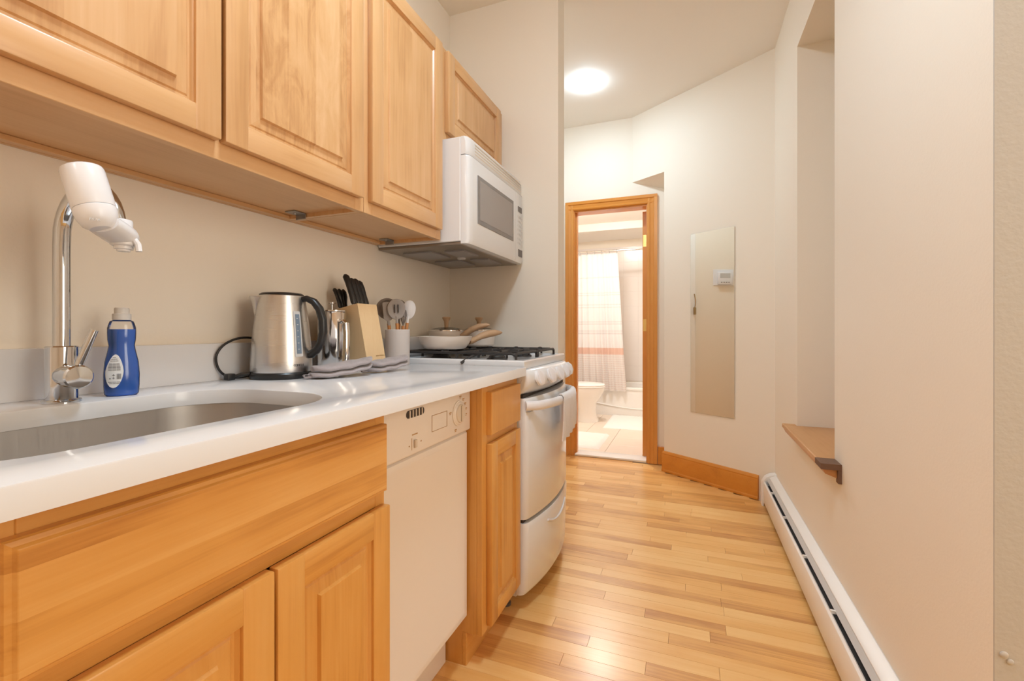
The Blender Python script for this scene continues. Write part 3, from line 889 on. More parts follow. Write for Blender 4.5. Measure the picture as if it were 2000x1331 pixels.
for side, (ya, yb) in enumerate(((1.612, 1.858), (1.878, 2.126))):
    b = B()
    x0, x1 = -1.115, -0.612
    r = 0.0055
    ym = (ya + yb) / 2
    def bar(p, q): b.tube([p, q], r, 8)
    def hoop(p, q):
        """raised loop finger: foot, rise, level run, drop"""
        p, q = Vector(p), Vector(q)
        d = (q - p)
        b.tube([p + Vector((0, 0, -0.028)), p + Vector((0, 0, -0.006)), p + d * 0.04, p + d * 0.5, p + d * 0.96, q + Vector((0, 0, -0.006)), q + Vector((0, 0, -0.028))], r, 8)
    for yy in (ya, yb): hoop((x0, yy, GZ), (x1, yy, GZ))
    for xx in (x0, -0.865, x1): hoop((xx, ya, GZ), (xx, yb, GZ))
    for cx in (-0.735, -1.00):
        for (dx, dy) in ((1, 0), (-1, 0), (0, 1), (0, -1)):
            p = Vector((cx + dx * 0.022, ym + dy * 0.022, GZ)); q = Vector((cx + dx * 0.118, ym + dy * 0.118, GZ))
            bar(p, q)
            b.tube([p, p + Vector((0, 0, -0.012))], r, 8)
    for cx in (-0.735, -1.00):
        for q in (-1, 1):
            lx = cx + q * 0.062
            for yy0, yy1 in ((ya + .004, ya + .058), (yb - .058, yb - .004)):
                b.tube([(lx, yy0, GZ - .004), (lx, yy0 + .004, GZ + .004), (lx, (yy0 + yy1) / 2, GZ + .0055), (lx, yy1 - .004, GZ + .004), (lx, yy1, GZ - .004), (lx, yy1, GZ - .022)], r * .9, 8)
    b.build('grate', IRON, rg)
b = B(); b.tube(smooth_path([(-0.782, 1.632, 0.955), (-0.798, 1.604, 0.9455), (-0.826, 1.573, 0.921)]), 0.0062, 8); b.build('grate_foot', IRON, rg)
# oven handle
hy = [1.581 + 0.572 * k / 20 for k in range(21)]
def hx(y):
    t = (y - 1.581) / 0.572
    k = max(0.0, 1 - (2 * t - 1) ** 2)
    return -0.562 + 0.085 * k ** 0.55
b = B(); b.tube([(hx(y), y, 0.768) for y in hy], 0.01, 14, flat=(0.011, 0.018)); b.build('oven_handle', WHITE_P, rg)

# dish towel over the oven handle
tw = B()
rings = []
ny = 16
for i in range(ny + 1):
    y = 1.775 + 0.262 * i / ny
    xh = hx(y)
    ph = 0.004 * math.sin(i * 1.9)
    endz = 0.600 + 0.032 * (i / ny)
    path = [(xh - 0.0155, 0.752), (xh - 0.016, 0.758), (xh - 0.016, 0.765)]
    path += [(xh + 0.016 * math.cos(a), 0.770 + 0.023 * math.sin(a)) for a in (R(150), R(110), R(70), R(30))]
    path += [(xh + 0.017, 0.76), (xh + 0.016 + ph, 0.70), (xh + 0.013 + ph * 1.5, 0.64), (xh + 0.010 + ph * 1.8, endz)]
    outp = path
    inp = [(x, z - 0.004) if 2 < k < 7 else ((x + 0.004, z) if k <= 2 else (x - 0.004, z)) for k, (x, z) in enumerate(path)]
    rings.append([(x, y, z) for x, z in outp] + [(x, y, z) for x, z in reversed(inp)])
tw.loft(rings)
tag(tw.build('dish_towel', CLOTH_W, smooth=60), 'pale grey dish towel hanging over the oven handle', 'towel')

# ------------------------------------------------------------------ pans on the stove
def round_pan(t, c, r_top, r_bot, h, mat):
    b = B()
    pr = [(0.001, 0), (r_bot * .9, 0), (r_bot, 0.004), (r_bot + (r_top - r_bot) * .45, h * .35), (r_bot + (r_top - r_bot) * .85, h * .75), (r_top, h), (r_top - 0.003, h + 0.001), (r_top - 0.006, h - 0.002), (r_bot + (r_top - r_bot) * .8 - 0.004, h * .7), (r_bot * .92, 0.006), (0.001, 0.005)]
    b.lathe(pr, c, n=48)
    return b.build('pan_body', mat, t)
PZ = GZ + 0.0112
fp = thing('frying_pan', 'cream frying pan with pale wooden handle, at the front of the stove', 'pan', (-0.972, 1.705, PZ))
round_pan(fp, (-0.972, 1.705, PZ), 0.115, 0.088, 0.052, PANC)
dv = Vector((0.66, 0.75, 0)).normalized()
def along(c, s, z): return (c[0] + dv.x * s, c[1] + dv.y * s, z)
c0 = (-0.972, 1.705)
b = B(); b.tube([along(c0, .108, PZ + .030), along(c0, .125, PZ + .033), along(c0, .145, PZ + .042)], 0.01, 12, flat=[(.026, .014), (.020, .014), (.014, .0125)]); b.build('handle_socket', HANDLEW, fp)
b = B(); b.tube([along(c0, .142, PZ + .040), along(c0, .165, PZ + .052), along(c0, .20, PZ + .062), along(c0, .235, PZ + .067), along(c0, .262, PZ + .068), along(c0, .272, PZ + .068)], 0.01, 12,
                 flat=[(.013, .012), (.016, .015), (.0175, .0165), (.016, .015), (.010, .008), (.003, .002)]); b.build('handle', HANDLEW, fp)

def knob_lid(t, c, r, z):
    b = B(); b.lathe([(r, z), (r, z + .004), (r * .98, z + .006), (r * .97, z + 0.0025)], (c[0], c[1], 0), n=40); b.build('lid_rim', STEEL_P, t)
    b = B(); b.lathe([(r * .97, z + .005), (r * .7, z + .012), (r * .35, z + .017), (0.012, z + .019)], (c[0], c[1], 0), n=40); b.build('lid_glass', CLEAR, t)
    b = B(); b.lathe([(0.009, z + .018), (0.010, z + .03), (0.011, z + .045), (0.018, z + .056), (0.020, z + .062), (0.018, z + .066), (0.0, z + .067)], (c[0], c[1], 0), n=20); b.build('lid_knob', HANDLEW, t)
c1 = (-1.068, 1.885)
sp = thing('saucepan', 'cream saucepan with glass lid, against the wall behind the frying pan', 'pan', (*c1, PZ))
b = B(); b.lathe([(0.001, PZ), (.066, PZ), (.074, PZ + .006), (.081, PZ + .04), (.083, PZ + .072), (.085, PZ + .075), (.080, PZ + .075), (.076, PZ + .03), (.06, PZ + .006), (0.001, PZ + .006)], (*c1, 0), n=44); b.build('pan_body', PANC, sp)
knob_lid(sp, c1, 0.084, PZ + .0755)
dh = Vector((0.62, 0.10, 0)).normalized()
def al1(s, z): return (c1[0] + 0.02 + dh.x * s, c1[1] - 0.02 + dh.y * s, z)
b = B(); b.tube([al1(.066, PZ + .048), al1(.085, PZ + .062), al1(.115, PZ + .082), al1(.15, PZ + .096), al1(.185, PZ + .103), al1(.20, PZ + .103)], .01, 12, flat=[(.013, .013), (.015, .014), (.016, .0145), (.015, .0135), (.012, .010), (.005, .004)]); b.build('handle', HANDLEW, sp)
c2 = (-0.972, 2.040)
sk2 = thing('stock_pot', 'cream lidded pot with side lugs beside the end wall', 'pot', (*c2, PZ))
b = B(); b.lathe([(0.001, PZ), (.066, PZ), (.076, PZ + .008), (.080, PZ + .05), (.080, PZ + .074), (.082, PZ + .076), (.077, PZ + .076), (.073, PZ + .01), (0.001, PZ + .006)], (*c2, 0), n=44); b.build('pot_body', PANC, sk2)
knob_lid(sk2, c2, 0.081, PZ + .0765)
for s in (1, -1):
    b = B(); dx, dy = 0.93 * s, 0.36 * s
    cx, cy = c2[0] + dx * .080, c2[1] + dy * .080
    b.tube([(cx - dy * .03, cy + dx * .03, PZ + .066), (cx + dx * .02 - dy * .022, cy + dy * .02 + dx * .022, PZ + .07), (cx + dx * .026, cy + dy * .026, PZ + .071), (cx + dx * .02 + dy * .022, cy + dy * .02 - dx * .022, PZ + .07), (cx + dy * .03, cy - dx * .03, PZ + .066)], .006, 8)
    b.build('lug', PANC, sk2)

# ------------------------------------------------------------------ things on the worktop
ZT = 0.9142
VR = Vector((0.9317, 0.3632, 0))      # along the worktop picture-wise: away from the wall and down the room
# tap
fx, fy = -1.100, 0.487
fc = thing('tap', 'tall chrome gooseneck kitchen tap behind the sink', 'tap', (fx, fy, ZT))
b = B(); b.lathe([(0.001, 0), (.028, 0), (.028, .004), (.0265, .006), (.0235, .007), (.0235, .104), (.022, .106), (.015, .1065)], (fx, fy, ZT), n=32); b.build('column', CHROME, fc)
pts = [(fx, fy, ZT + .10), (fx, fy, 1.15), (fx, fy, 1.208)]
ra = 0.086
for k in range(1, 17):
    a = PI - PI * k / 16
    pts.append((fx + ra + ra * math.cos(a), fy, 1.222 + ra * math.sin(a)))
b = B(); b.tube(pts, 0.0128, 20, up=(0, 1, 0)); b.build('spout', CHROME, fc)
b = B(); b.lathe([(.0185, .016), (.019, .026), (.0185, .046), (.0215, .049), (.0215, .074), (.019, .0775), (.001, .078)], (fx, fy, ZT + .051), axis_to((1, -.12, 0)), 32); b.build('valve', CHROME, fc)
b = B(); b.tube([(fx + .062, fy - .004, ZT + .070), (fx + .068, fy + .004, ZT + .10), (fx + .076, fy + .013, ZT + .136)], [.0065, .0065, .0062], 14); b.build('lever', CHROME, fc)
# water filter clipped to the spout
nx, ny_ = fx + 2 * ra + .013, fy
wf = thing('water_filter', 'white water filter clipped on the tap spout', 'filter', (nx, ny_, 1.19))
ax = Vector((-0.285, -0.115, 0.95)).normalized()
Bp = Vector((-0.886, 0.439, 1.223))
Mf = ax.to_track_quat('Z', 'Y').to_matrix()
b = B(); b.lathe([(.0275, .0235), (.0282, .025), (.0282, .086), (.027, .090), (.024, .092), (.001, .0925)], Bp, Mf, 40); b.build('cartridge_cover', WHITE_P, wf)
b = B(); b.lathe([(.001, -.012), (.014, -.011), (.022, -.004), (.0265, .007), (.028, .016), (.028, .0220), (.0272, .0230)], Bp, Mf, 40)
b.build('cup', WHITE_P, wf)
q0 = Bp + ax * 0.004
q1 = Vector((nx, ny_, 1.212))
b = B()
b.tube([q0 + (q1 - q0) * t for t in (0.1, .4, .7, .95, 1.12, 1.24, 1.29)], .02, 20, flat=[(.026, .0175), (.027, .0185), (.027, .019), (.026, .0185), (.0225, .0165), (.014, .011), (.003, .003)])
b.build('housing', WHITE_P, wf)
b = B(); b.lathe([(.0185, 0), (.0185, -.017), (.016, -.019), (.0135, -.019), (.0135, -.024), (.0095, -.025), (.0095, -.028), (.001, -.028)], (nx + .003, ny_, 1.214), n=28); b.build('nozzle', WHITE_P, wf)
b = B(); b.lathe([(.0185, 0), (.0185, .018), (.0175, .02)], (nx - .009, ny_, 1.222), n=24); b.build('adapter_collar', WHITE_P, wf)
b = B(); b.tube([(nx + .018, ny_ + .006, 1.21), (nx + .026, ny_ + .009, 1.198), (nx + .027, ny_ + .010, 1.186)], .005, 10); b.build('switch_lever', WHITE_P, wf)
text('logo', 'PUR', 0.0075, GREY_L, wf, Bp + Vector((0.0225, -0.0165, -0.0005)), (R(62), 0, R(58)))

# detergent bottle
bx, by = -1.098, 0.583
sb = thing('dish_soap_bottle', 'clear bottle of blue dish soap beside the tap', 'bottle', (bx, by, ZT))
BP = [(.030, 0), (.0345, .004), (.036, .020), (.0365, .045), (.034, .070), (.0285, .092), (.0262, .104), (.0285, .116), (.0290, .130), (.0288, .140), (.0265, .148), (.019, .154), (.0125, .157), (.0125, .164)]
BP = [(r * (.80 if z < .15 else 1), z) for r, z in BP]
VB = Vector((.48, .877, 0))      # broad side faces across the worktop into the room
rotb = math.atan2(VB.y, VB.x)
b = B(); b.lathe(BP, (bx, by, ZT), n=40, sx=1, sy=.70, rot=rotb); b.build('shell', BOTTLE, sb)
b = B(); b.lathe([(r - .0012, z + (.001 if k == 0 else 0)) for k, (r, z) in enumerate(BP[:9])] + [(.0222, .1375), (.001, .1376)], (bx, by, ZT), n=40, sx=1, sy=.70, rot=rotb); b.build('liquid', BLUE, sb)
b = B(); b.lathe([(.001, .1565), (.0155, .1565), (.0155, .169), (.0125, .170), (.0125, .180), (.011, .182), (.001, .182)], (bx, by, ZT), n=28); b.build('cap', plain('milky_cap', (0.80, 0.77, 0.74), 0.4, trans=0.2), sb)
b = B()
fwd = Vector((VB.y, -VB.x, 0))
def lab(u_, v_, off=0.0012):
    z = v_
    import bisect
    k = max(1, min(len(BP) - 1, bisect.bisect([p[1] for p in BP], z)))
    (r0, z0), (r1, z1) = BP[k - 1], BP[k]
    rr = r0 + (r1 - r0) * (z - z0) / (z1 - z0)
    a = math.acos(max(-1, min(1, u_ / rr)))
    p = VB * (rr * math.cos(a)) + fwd * (rr * .70 * math.sin(a) + off)
    return Vector((bx, by, ZT + z)) + p
NL = 28
lrings = []
for fr in (.02, .25, .5, .75, 1.0):
    rg_ = []
    for k in range(NL):
        a = 2 * PI * k / NL
        rg_.append(lab(-.0110 + fr * ((.0142 - .004 * max(0, math.sin(a))) * math.cos(a) + .002 * math.sin(a)), .052 + fr * .034 * math.sin(a)))
    lrings.append(rg_)
b.loft(lrings, cap0=True, cap1=False)
lb = b.build('label', LABEL, sb)
b = B()
def strip(u0, u1, v0, v1):
    V = [b.bm.verts.new(lab(u, v, .0018)) for u, v in ((u0, v0), (u1, v0), (u1, v1), (u0, v1))]
    b.bm.faces.new(V)
for hw, vv in ((.0025, .080), (.005, .0765), (.0065, .073), (.0085, .067), (.009, .0645), (.0095, .062), (.010, .0595), (.010, .057), (.010, .0545), (.010, .030), (.008, .027)):
    for q in range(6):
        strip(-.0110 - hw + 2 * hw * q / 6, -.0110 - hw + 2 * hw * (q + (.8 if q % 2 else 1)) / 6, vv - .0006, vv + .0006)
for k in range(6): strip(-.0075 + k * .0012, -.0069 + k * .0012, .036, .047)
for (u0, v0, s) in ((-.0125, .044, .0022), (-.0125, .038, .002), (-.018, .037, .0014)):
    strip(u0 - s, u0 + s, v0 - .0006, v0 + .0006); strip(u0 - .0006, u0 + .0006, v0 - s, v0 + s)
b.build('label_print', INK, lb, smooth=0)

# kettle
kx, ky = -1.088, 0.972
kt = thing('electric_kettle', 'brushed steel electric kettle with black handle', 'kettle', (kx, ky, ZT))
b = B(); b.lathe([(.001, 0), (.080, 0), (.082, .003), (.082, .014), (.079, .018), (.001, .018)], (kx, ky, ZT), n=48); b.build('power_base', BLACK, kt)
KP = [(.079, .0185), (.0805, .024), (.080, .05), (.0775, .09), (.073, .14), (.0675, .185), (.062, .222), (.0605, .232)]
def krad(z):
    for (r0, z0), (r1, z1) in zip(KP[:-1], KP[1:]):
        if z0 <= z <= z1: return r0 + (r1 - r0) * (z - z0) / (z1 - z0)
    return KP[-1][0]
b = B(); b.lathe([(.001, .0185)] + KP + [(.059, .2335), (.001, .2335)], (kx, ky, ZT), n=64); kb = b.build('jug', STEEL, kt)
b = B(); b.lathe([(.057, .2336), (.058, .237), (.052, .241), (.02, .2435), (.001, .244)], (kx, ky, ZT), n=48); b.build('lid', BLACK, kt)
# spout lip towards the wall
b = B()
sd = Vector((-.65, -.76, 0))
pn = Vector((-sd.y, sd.x, 0))
rings = []
for (z, out, hw) in ((.165, .0, .004), (.188, .006, .015), (.212, .014, .022), (.230, .024, .025)):
    r0 = krad(z) - .004
    c = Vector((kx, ky, ZT + z))
    ring_ = []
    for k in range(9):
        a = -PI / 2 + PI * k / 8
        ring_.append(c + sd * (r0 - .004 + (out + .006) * math.cos(a) ** .8 if abs(math.cos(a)) > 1e-6 else r0 - .004) + pn * (hw * math.sin(a)))
    rings.append(ring_)
b.loft(rings); b.build('spout', STEEL, kt)
# handle
def kh(r, z): return (kx + VR.x * r, ky + VR.y * r, ZT + z)
b = B(); b.tube([kh(.052, .222), kh(.072, .226), kh(.092, .217), kh(.108, .196), kh(.117, .165), kh(.118, .13), kh(.112, .10), kh(.100, .078), kh(.084, .066), kh(.074, .064)], .01, 14,
                 flat=[(.013, .008), (.013, .009), (.013, .0105), (.013, .0115), (.013, .012), (.013, .012), (.013, .011), (.013, .011), (.013, .012), (.012, .010)], up=(0, 0, 1)); b.build('handle', BLACK, kt)
# water gauge, wrapped on the body
def patch(a0, a1, z0, z1, off, name, mat, par, n=8):
    b = B()
    g0 = []
    for i in range(n + 1):
        a = a0 + (a1 - a0) * i / n
        col = []
        for k in range(5):
            z = z0 + (z1 - z0) * k / 4
            r = krad(z) + off
            col.append((kx + r * math.cos(a), ky + r * math.sin(a), ZT + z))
        g0.append(col)
    b.loft(g0, closed=False)
    return b.build(name, mat, par)
av = math.atan2(-ky, -kx)   # towards where the room's middle lies
a_c = math.atan2(0.407 * -1 * 0 - 0.80, 0.60) 
VW = math.atan2(-0.972, 1.088)
patch(VW + .42, VW + .72, .062, .188, .0012, 'gauge_frame', GREY_L, kt)
gw = patch(VW + .485, VW + .66, .070, .180, .0022, 'water_gauge', GAUGE, kt)
for k in range(6):
    patch(VW + .52, VW + .585, .082 + k * .017, .0835 + k * .017, .0028, 'tick', GREY_L, gw, 2)
r_ = krad(.038) + .001
for k, ch in enumerate('COMFEE'):
    a = VW + .40 + k * .066
    p = Vector((kx + r_ * math.cos(a), ky + r_ * math.sin(a), ZT + .038))
    text('lettering', ch, .0085, INK_B, kb, p, (R(90), 0, a + PI / 2))
# cord and plug
b = B()
b.tube(smooth_path([(-1.150, .925, ZT + .010), (-1.165, .905, ZT + .004), (-1.172, .872, ZT + .008), (-1.176, .848, ZT + .03), (-1.178, .842, ZT + .065), (-1.176, .862, ZT + .095), (-1.172, .90, ZT + .112), (-1.168, .945, ZT + .112), (-1.168, 1.0, ZT + .09)]), .0033, 8)
cd = b.build('cord', BLACK, kt)
b = B(); b.tube([(-1.155, .868, ZT + .006), (-1.140, .885, ZT + .014), (-1.128, .90, ZT + .016), (-1.13, .915, ZT + .008)], .005, 8); b.box(-1.165, -1.145, .852, .874, ZT + .0005, ZT + .018, .003, 2); b.build('plug', BLACK, kt)

# french press
px_, py_ = -1.108, 1.190
fpz = thing('french_press', 'polished steel coffee press between kettle and knife block', 'coffee maker', (px_, py_, ZT))
b = B(); b.lathe([(.001, 0), (.044, 0), (.0455, .003), (.0455, .188), (.047, .195), (.0455, .197), (.001, .197)], (px_, py_, ZT), n=48); b.build('jug', STEEL_P, fpz)
b = B(); b.lathe([(.047, .1975), (.0465, .201), (.02, .2035), (.001, .204)], (px_, py_, ZT), n=40); b.build('lid', STEEL_P, fpz)
b = B(); b.lathe([(.003, .204), (.003, .221), (.006, .222), (.007, .226), (.006, .229), (.001, .230)], (px_, py_, ZT), n=16); b.tube([(px_ - .012 * VR.x, py_ - .012 * VR.y, ZT + .225), (px_ + .012 * VR.x, py_ + .012 * VR.y, ZT + .225)], .0035, 10); b.build('plunger', CHROME, fpz)
def ph_(r, z): return (px_ + r * 0.98, py_ - r * .17, ZT + z)
b = B(); b.tube([ph_(.042, .160), ph_(.062, .166), ph_(.074, .158), ph_(.077, .13), ph_(.077, .07), ph_(.075, .035)], .006, 12, flat=(.009, .005)); b.build('handle', STEEL_P, fpz)

# knife block
kb_ = thing('knife_block', 'pale beech knife block before the utensil crock', 'knife block', (-1.07, 1.296, ZT))
BY0, BY1 = 1.245, 1.346
poly = [(-1.003, ZT), (-1.120, ZT), (-1.160, 1.118), (-1.050, 1.141)]
b = B(); b.prism(poly, 'y', BY0, BY1); b.bevel_all(.0015); kbo = b.build('block', BLOCKW, kb_)
sl_ = math.atan2(1.141 - ZT, -1.05 + 1.003)
t_ = text('lettering', 'amazonbasics', .0085, INK_T, kb_, (-1.0125 + .0008, 1.318, ZT + .047), (R(90) - (sl_ - PI / 2), 0, R(90)))
nb = Vector((-0.047, 0, 0.227)).normalized()      # blades run along the lean
def knife(label, x, y, ln, hw, ht, name='kitchen_knife', lean=0.0):
    z = 1.141 + (x + 1.05) * (0.023 / 0.11)
    d = Vector((nb.x - .14, nb.y + lean, nb.z)).normalized()
    t = thing(name, label, 'knife', (x, y, z), 'black handled knives in the block')
    p = Vector((x, y, z))
    b = B(); b.tube([p - nb * .03, p + d * .006], .004, 8, flat=(.0012, .010), up=(0, 1, 0)); b.build('blade', STEEL, t)
    b = B()
    b.tube([p + d * .004, p + d * .012, p + d * (ln * .35), p + d * (ln * .7), p + d * (ln * .93) + Vector((-.003, 0, 0)), p + d * ln + Vector((-.004, 0, 0))], .01, 12,
           flat=[(hw * .8, ht * .8), (hw, ht), (hw * .95, ht * .85), (hw, ht), (hw, ht * 1.05), (hw * .5, ht * .5)], up=(0, 1, 0))
    b.build('handle', BLACK, t)
    return t
knife('longest black knife handle, standing highest in the knife block', -1.075, 1.262, .114, .0095, .0135)
knife('thick black knife handle, second from the press side of the knife block', -1.075, 1.285, .102, .0095, .0135)
knife('black knife handle in the middle of the front row of the knife block', -1.075, 1.305, .102, .009, .0135)
knife('black knife handle nearest the utensil crock in the knife block', -1.075, 1.325, .096, .009, .0125)
knife('short black knife handle low at the back of the knife block', -1.135, 1.262, .078, .006, .010)
s = thing('kitchen_scissors', 'black kitchen scissors handles at the rear of the knife block', 'scissors', (-1.135, 1.282, 1.123))
for q, sg in ((1.276, -1), (1.288, 1)):
    b = B(); p = Vector((-1.135, q, 1.124)); d = Vector((-.25, sg * .06, 1)).normalized()
    b.tube([p - nb * .02, p + d * .02, p + d * .045, p + d * .065, p + d * .074], .006, 12, flat=[(.004, .006), (.005, .007), (.008, .013), (.007, .012), (.002, .004)], up=(0, 1, 0)); b.build('grip', BLACK, s)

# utensil crock
ux, uy = -1.062, 1.490
cr = thing('utensil_crock', 'matt grey-pink ceramic crock holding kitchen utensils', 'crock', (ux, uy, ZT))
b = B(); b.lathe([(.001, 0), (.045, 0), (.047, .003), (.047, .136), (.0455, .138), (.043, .136), (.043, .006), (.001, .005)], (ux, uy, ZT), n=48); b.build('pot', CROCK, cr)
ZR = ZT + .138
def utensil(name, label, x, y, top, wood_top, head):
    """foot at the crock's floor, leaning to 'top'"""
    t = thing(name, label, 'utensil', (x, y, ZT + .008), 'kitchen utensils in the crock')
    p0 = Vector((x, y, ZT + .008)); p1 = Vector(top)
    d = (p1 - p0)
    k = (wood_top - p0.z) / d.z
    b = B(); b.tube([p0, p0 + d * k * .6, p0 + d * k], [.005, .0065, .0065], 12); b.build('handle', UTENSILW, t)
    head(t, p0 + d * k, p1, d.normalized())
    return t
CAMD = Vector((0.60, -0.80, 0.0)).normalized()
def oval_head(w, h, mat, slots=0, cup=0.004, yaw=0.0):
    def f(t, p, q, d):
        nrm = Matrix.Rotation(yaw, 3, 'Z') @ CAMD
        nrm = (nrm - d * nrm.dot(d)).normalized()
        sd_ = d.cross(nrm).normalized()
        b = B(); b.tube([p, p + (q - p) * .5, q], [.0055, .005, .006], 10); b.build('neck', mat, t)
        c = q + d * (h * .8)
        b = B()
        rings = []
        for th, rs in ((-.0035, .55), (-.003, .9), (0, 1.0), (.003, .97), (.003, .8), (.001 - cup, .35)):
            rings.append([c + sd_ * (w * rs * math.cos(2 * PI * i / 28)) + d * (h * rs * math.sin(2 * PI * i / 28) * (1.0 if math.sin(2 * PI * i / 28) > 0 else 1.12)) + nrm * th for i in range(28)])
        b.loft(rings); hd = b.build('head', mat, t)
        if slots:
            b = B()
            for k in range(slots):
                o = (k - (slots - 1) / 2) * .013
                cc = c + sd_ * o + nrm * .0032
                M3 = Matrix((sd_, d, nrm)).transposed().to_4x4()
                b.box(-.002, .002, -.016, .016, -.002, .0012, .0005, 1, M=Matrix.Translation(cc) @ M3)
            b.build('slot', DARK, t)
    return f
def blade_head(w, h, mat, yaw=0.0):
    def f(t, p, q, d):
        nrm = Matrix.Rotation(yaw, 3, 'Z') @ CAMD
        nrm = (nrm - d * nrm.dot(d)).normalized(); sd_ = d.cross(nrm).normalized()
        b = B(); b.tube([p, q], [.0055, .005], 10); b.build('neck', mat, t)
        b = B()
        M3 = Matrix((sd_, d, nrm)).transposed().to_4x4()
        b.loft([[q + sd_ * (w * u) + d * (h * v) + nrm * th for u, v in ((-.5, 0), (.5, 0), (1, .25), (1, 1.85), (.8, 2.0), (-.8, 2.0), (-1, 1.9), (-1, .25))] for th in (-.002, .002)])
        b.build('head', mat, t)
    return f
utensil('slotted_spoon', 'grey slotted spoon facing the room, foremost in the utensil crock', ux + .014, uy - .012, (ux + .012, uy - .022, ZR + .050), ZR + .024, oval_head(.034, .038, SILI, slots=2))
utensil('ladle', 'dark taupe ladle behind the slotted spoon in the crock', ux - .012, uy - .016, (ux - .036, uy - .012, ZR + .052), ZR + .022, oval_head(.042, .040, SILI_D, cup=.012))
utensil('serving_spoon', 'pale grey rounded spoon leaning towards the stove in the crock', ux + .012, uy + .012, (ux + .026, uy + .034, ZR + .052), ZR + .026, oval_head(.026, .036, SILI_L, cup=-.010))
utensil('pasta_server', 'dark taupe server behind the pale rounded spoon in the crock', ux - .014, uy + .018, (ux - .016, uy + .034, ZR + .055), ZR + .022, oval_head(.028, .036, SILI_D, cup=.01))
utensil('spatula', 'grey spatula leaning towards the knife block in the crock', ux - .016, uy - .010, (ux - .019, uy - .031, ZR + .034), ZR + .016, blade_head(.017, .036, SILI))
def whisk_head(t, p, q, d):
    b = B()
    s1 = d.orthogonal().normalized()
    for k in range(5):
        s2 = Matrix.Rotation(PI * k / 5, 3, d) @ s1
        b.tube([p, p + d * .02 + s2 * .008, p + d * .045 + s2 * .013, p + d * .062 + s2 * .008, p + d * .067, p + d * .062 - s2 * .008, p + d * .045 - s2 * .013, p + d * .02 - s2 * .008, p], .0011, 6)
    b.build('wires', SILI_D, t)
utensil('whisk', 'small wire whisk low between the spoons in the crock', ux + .014, uy + .004, (ux + .022, uy + .010, ZR + .07), ZR + .014, whisk_head)

# oven mitts
def mitt(label, p0, p1, wd, ht, lift, cuff):
    t = thing('oven_mitt', label, 'oven mitt', ((p0[0] + p1[0]) / 2, (p0[1] + p1[1]) / 2, ZT), 'grey oven mitts on the worktop')
    p0, p1 = Vector((*p0, 0)), Vector((*p1, 0))
    d = (p1 - p0); L_ = d.length; d.normalize(); s_ = Vector((-d.y, d.x, 0))
    def layer(z0, z1, a0, a1, name):
        b = B(); rings = []
        n = 14
        for i in range(n + 1):
            f = i / n; q = a0 + (a1 - a0) * f
            wv = wd * (0.82 + .2 * math.sin(q * 3.0)) * (1 - max(0, (q - .82) / .18) ** 2 * .75)
            wv *= .35 + .65 * min(1, f * 8) ** .5 if i == 0 else 1
            th = (z1 - z0) * (.55 + .45 * math.sin(PI * min(1, .12 + f * .86))) * .5
            zc = (z0 + z1) / 2 + lift * q * q + .0015 * math.sin(q * 21)
            c = p0 + d * (L_ * q)
            rings.append([c + s_ * (wv * .5 * math.cos(a)) + Vector((0, 0, ZT + max(0.0006, zc + th * (abs(math.sin(a)) ** .7 * (1 if math.sin(a) > 0 else -1))))) for a in [2 * PI * k / 20 for k in range(20)]])
        b.loft(rings)
        return b.build(name, CLOTH_G, t, smooth=60)
    layer(0.0006, ht * .5, 0, .97, 'palm_side')
    layer(ht * .44, ht, .03, 1.0, 'back_side')
    b = B(); b.tube([p0 - d * .002 + Vector((0, 0, ZT + .012)), p0 - d * .016 + s_ * .006 + Vector((0, 0, ZT + .012)), p0 - d * .018 - s_ * .006 + Vector((0, 0, ZT + .006)), p0 - d * .001 - s_ * .008 + Vector((0, 0, ZT + .006))], .003, 8, flat=(.005, .0015)); b.build('hanging_loop', CLOTH_G, t)
mitt('grey quilted oven mitt lying in front of the kettle', (-.972, .962), (-.912, 1.142), .088, .037, .021, 0)
mitt('grey quilted oven mitt lying in front of the knife block', (-.945, 1.160), (-.906, 1.318), .084, .037, .018, 0)

# ------------------------------------------------------------------ right side: heater, mirror, thermostat
ht = thing('baseboard_heater', 'long white baseboard heater along the foot of the right wall', 'heater', (XR - .03, 2.1, 0))
HY0, HY1 = 1.12, 3.06
b = B(); b.prism([(XR - .0005, .02), (XR - .0005, .186), (XR - .004, .188), (XR - .030, .176), (XR - .036, .170), (XR - .036, .166), (XR - .030, .170), (XR - .006, .181), (XR - .006, .02)], 'y', HY0, HY1); b.build('hood', WHITE_M, ht, smooth=30)
b = B(); b.prism([(XR - .034, .163), (XR - .047, .150), (XR - .049, .151), (XR - .036, .1655)], 'y', HY0 + .002, HY1); b.build('damper', GREY_L, ht, smooth=0)
b = B(); b.prism([(XR - .057, .142), (XR - .062, .146), (XR - .068, .140), (XR - .070, .132), (XR - .070, .028), (XR - .066, .020), (XR - .060, .022), (XR - .064, .03), (XR - .064, .132), (XR - .060, .138)], 'y', HY0, HY1); b.build('front_panel', WHITE_M, ht, smooth=30)
b = B(); b.box(XR - .055, XR - .010, HY0 + .01, HY1 - .01, .05, .125); b.build('fin_element', DARK, ht, smooth=0)
for yy in (1.35, 1.72, 2.10, 2.5, 2.85):
    b = B(); b.box(XR - .062, XR - .034, yy, yy + .008, .143, .153); b.build('bracket', WHITE_M, ht, smooth=0)
b = B(); b.prism([(XR - .0005, .0), (XR - .0005, .192), (XR - .030, .186), (XR - .056, .170), (XR - .076, .135), (XR - .078, .0), (XR - .068, .0), (XR - .066, .12), (XR - .055, .15), (XR - .066, .12), (XR - .066, 0.0)][:7] + [(XR - .066, .05), (XR - .02, .05), (XR - .02, .0)], 'y', HY1 + .001, HY1 + .055); b.build('end_cap', WHITE_M, ht, smooth=30)

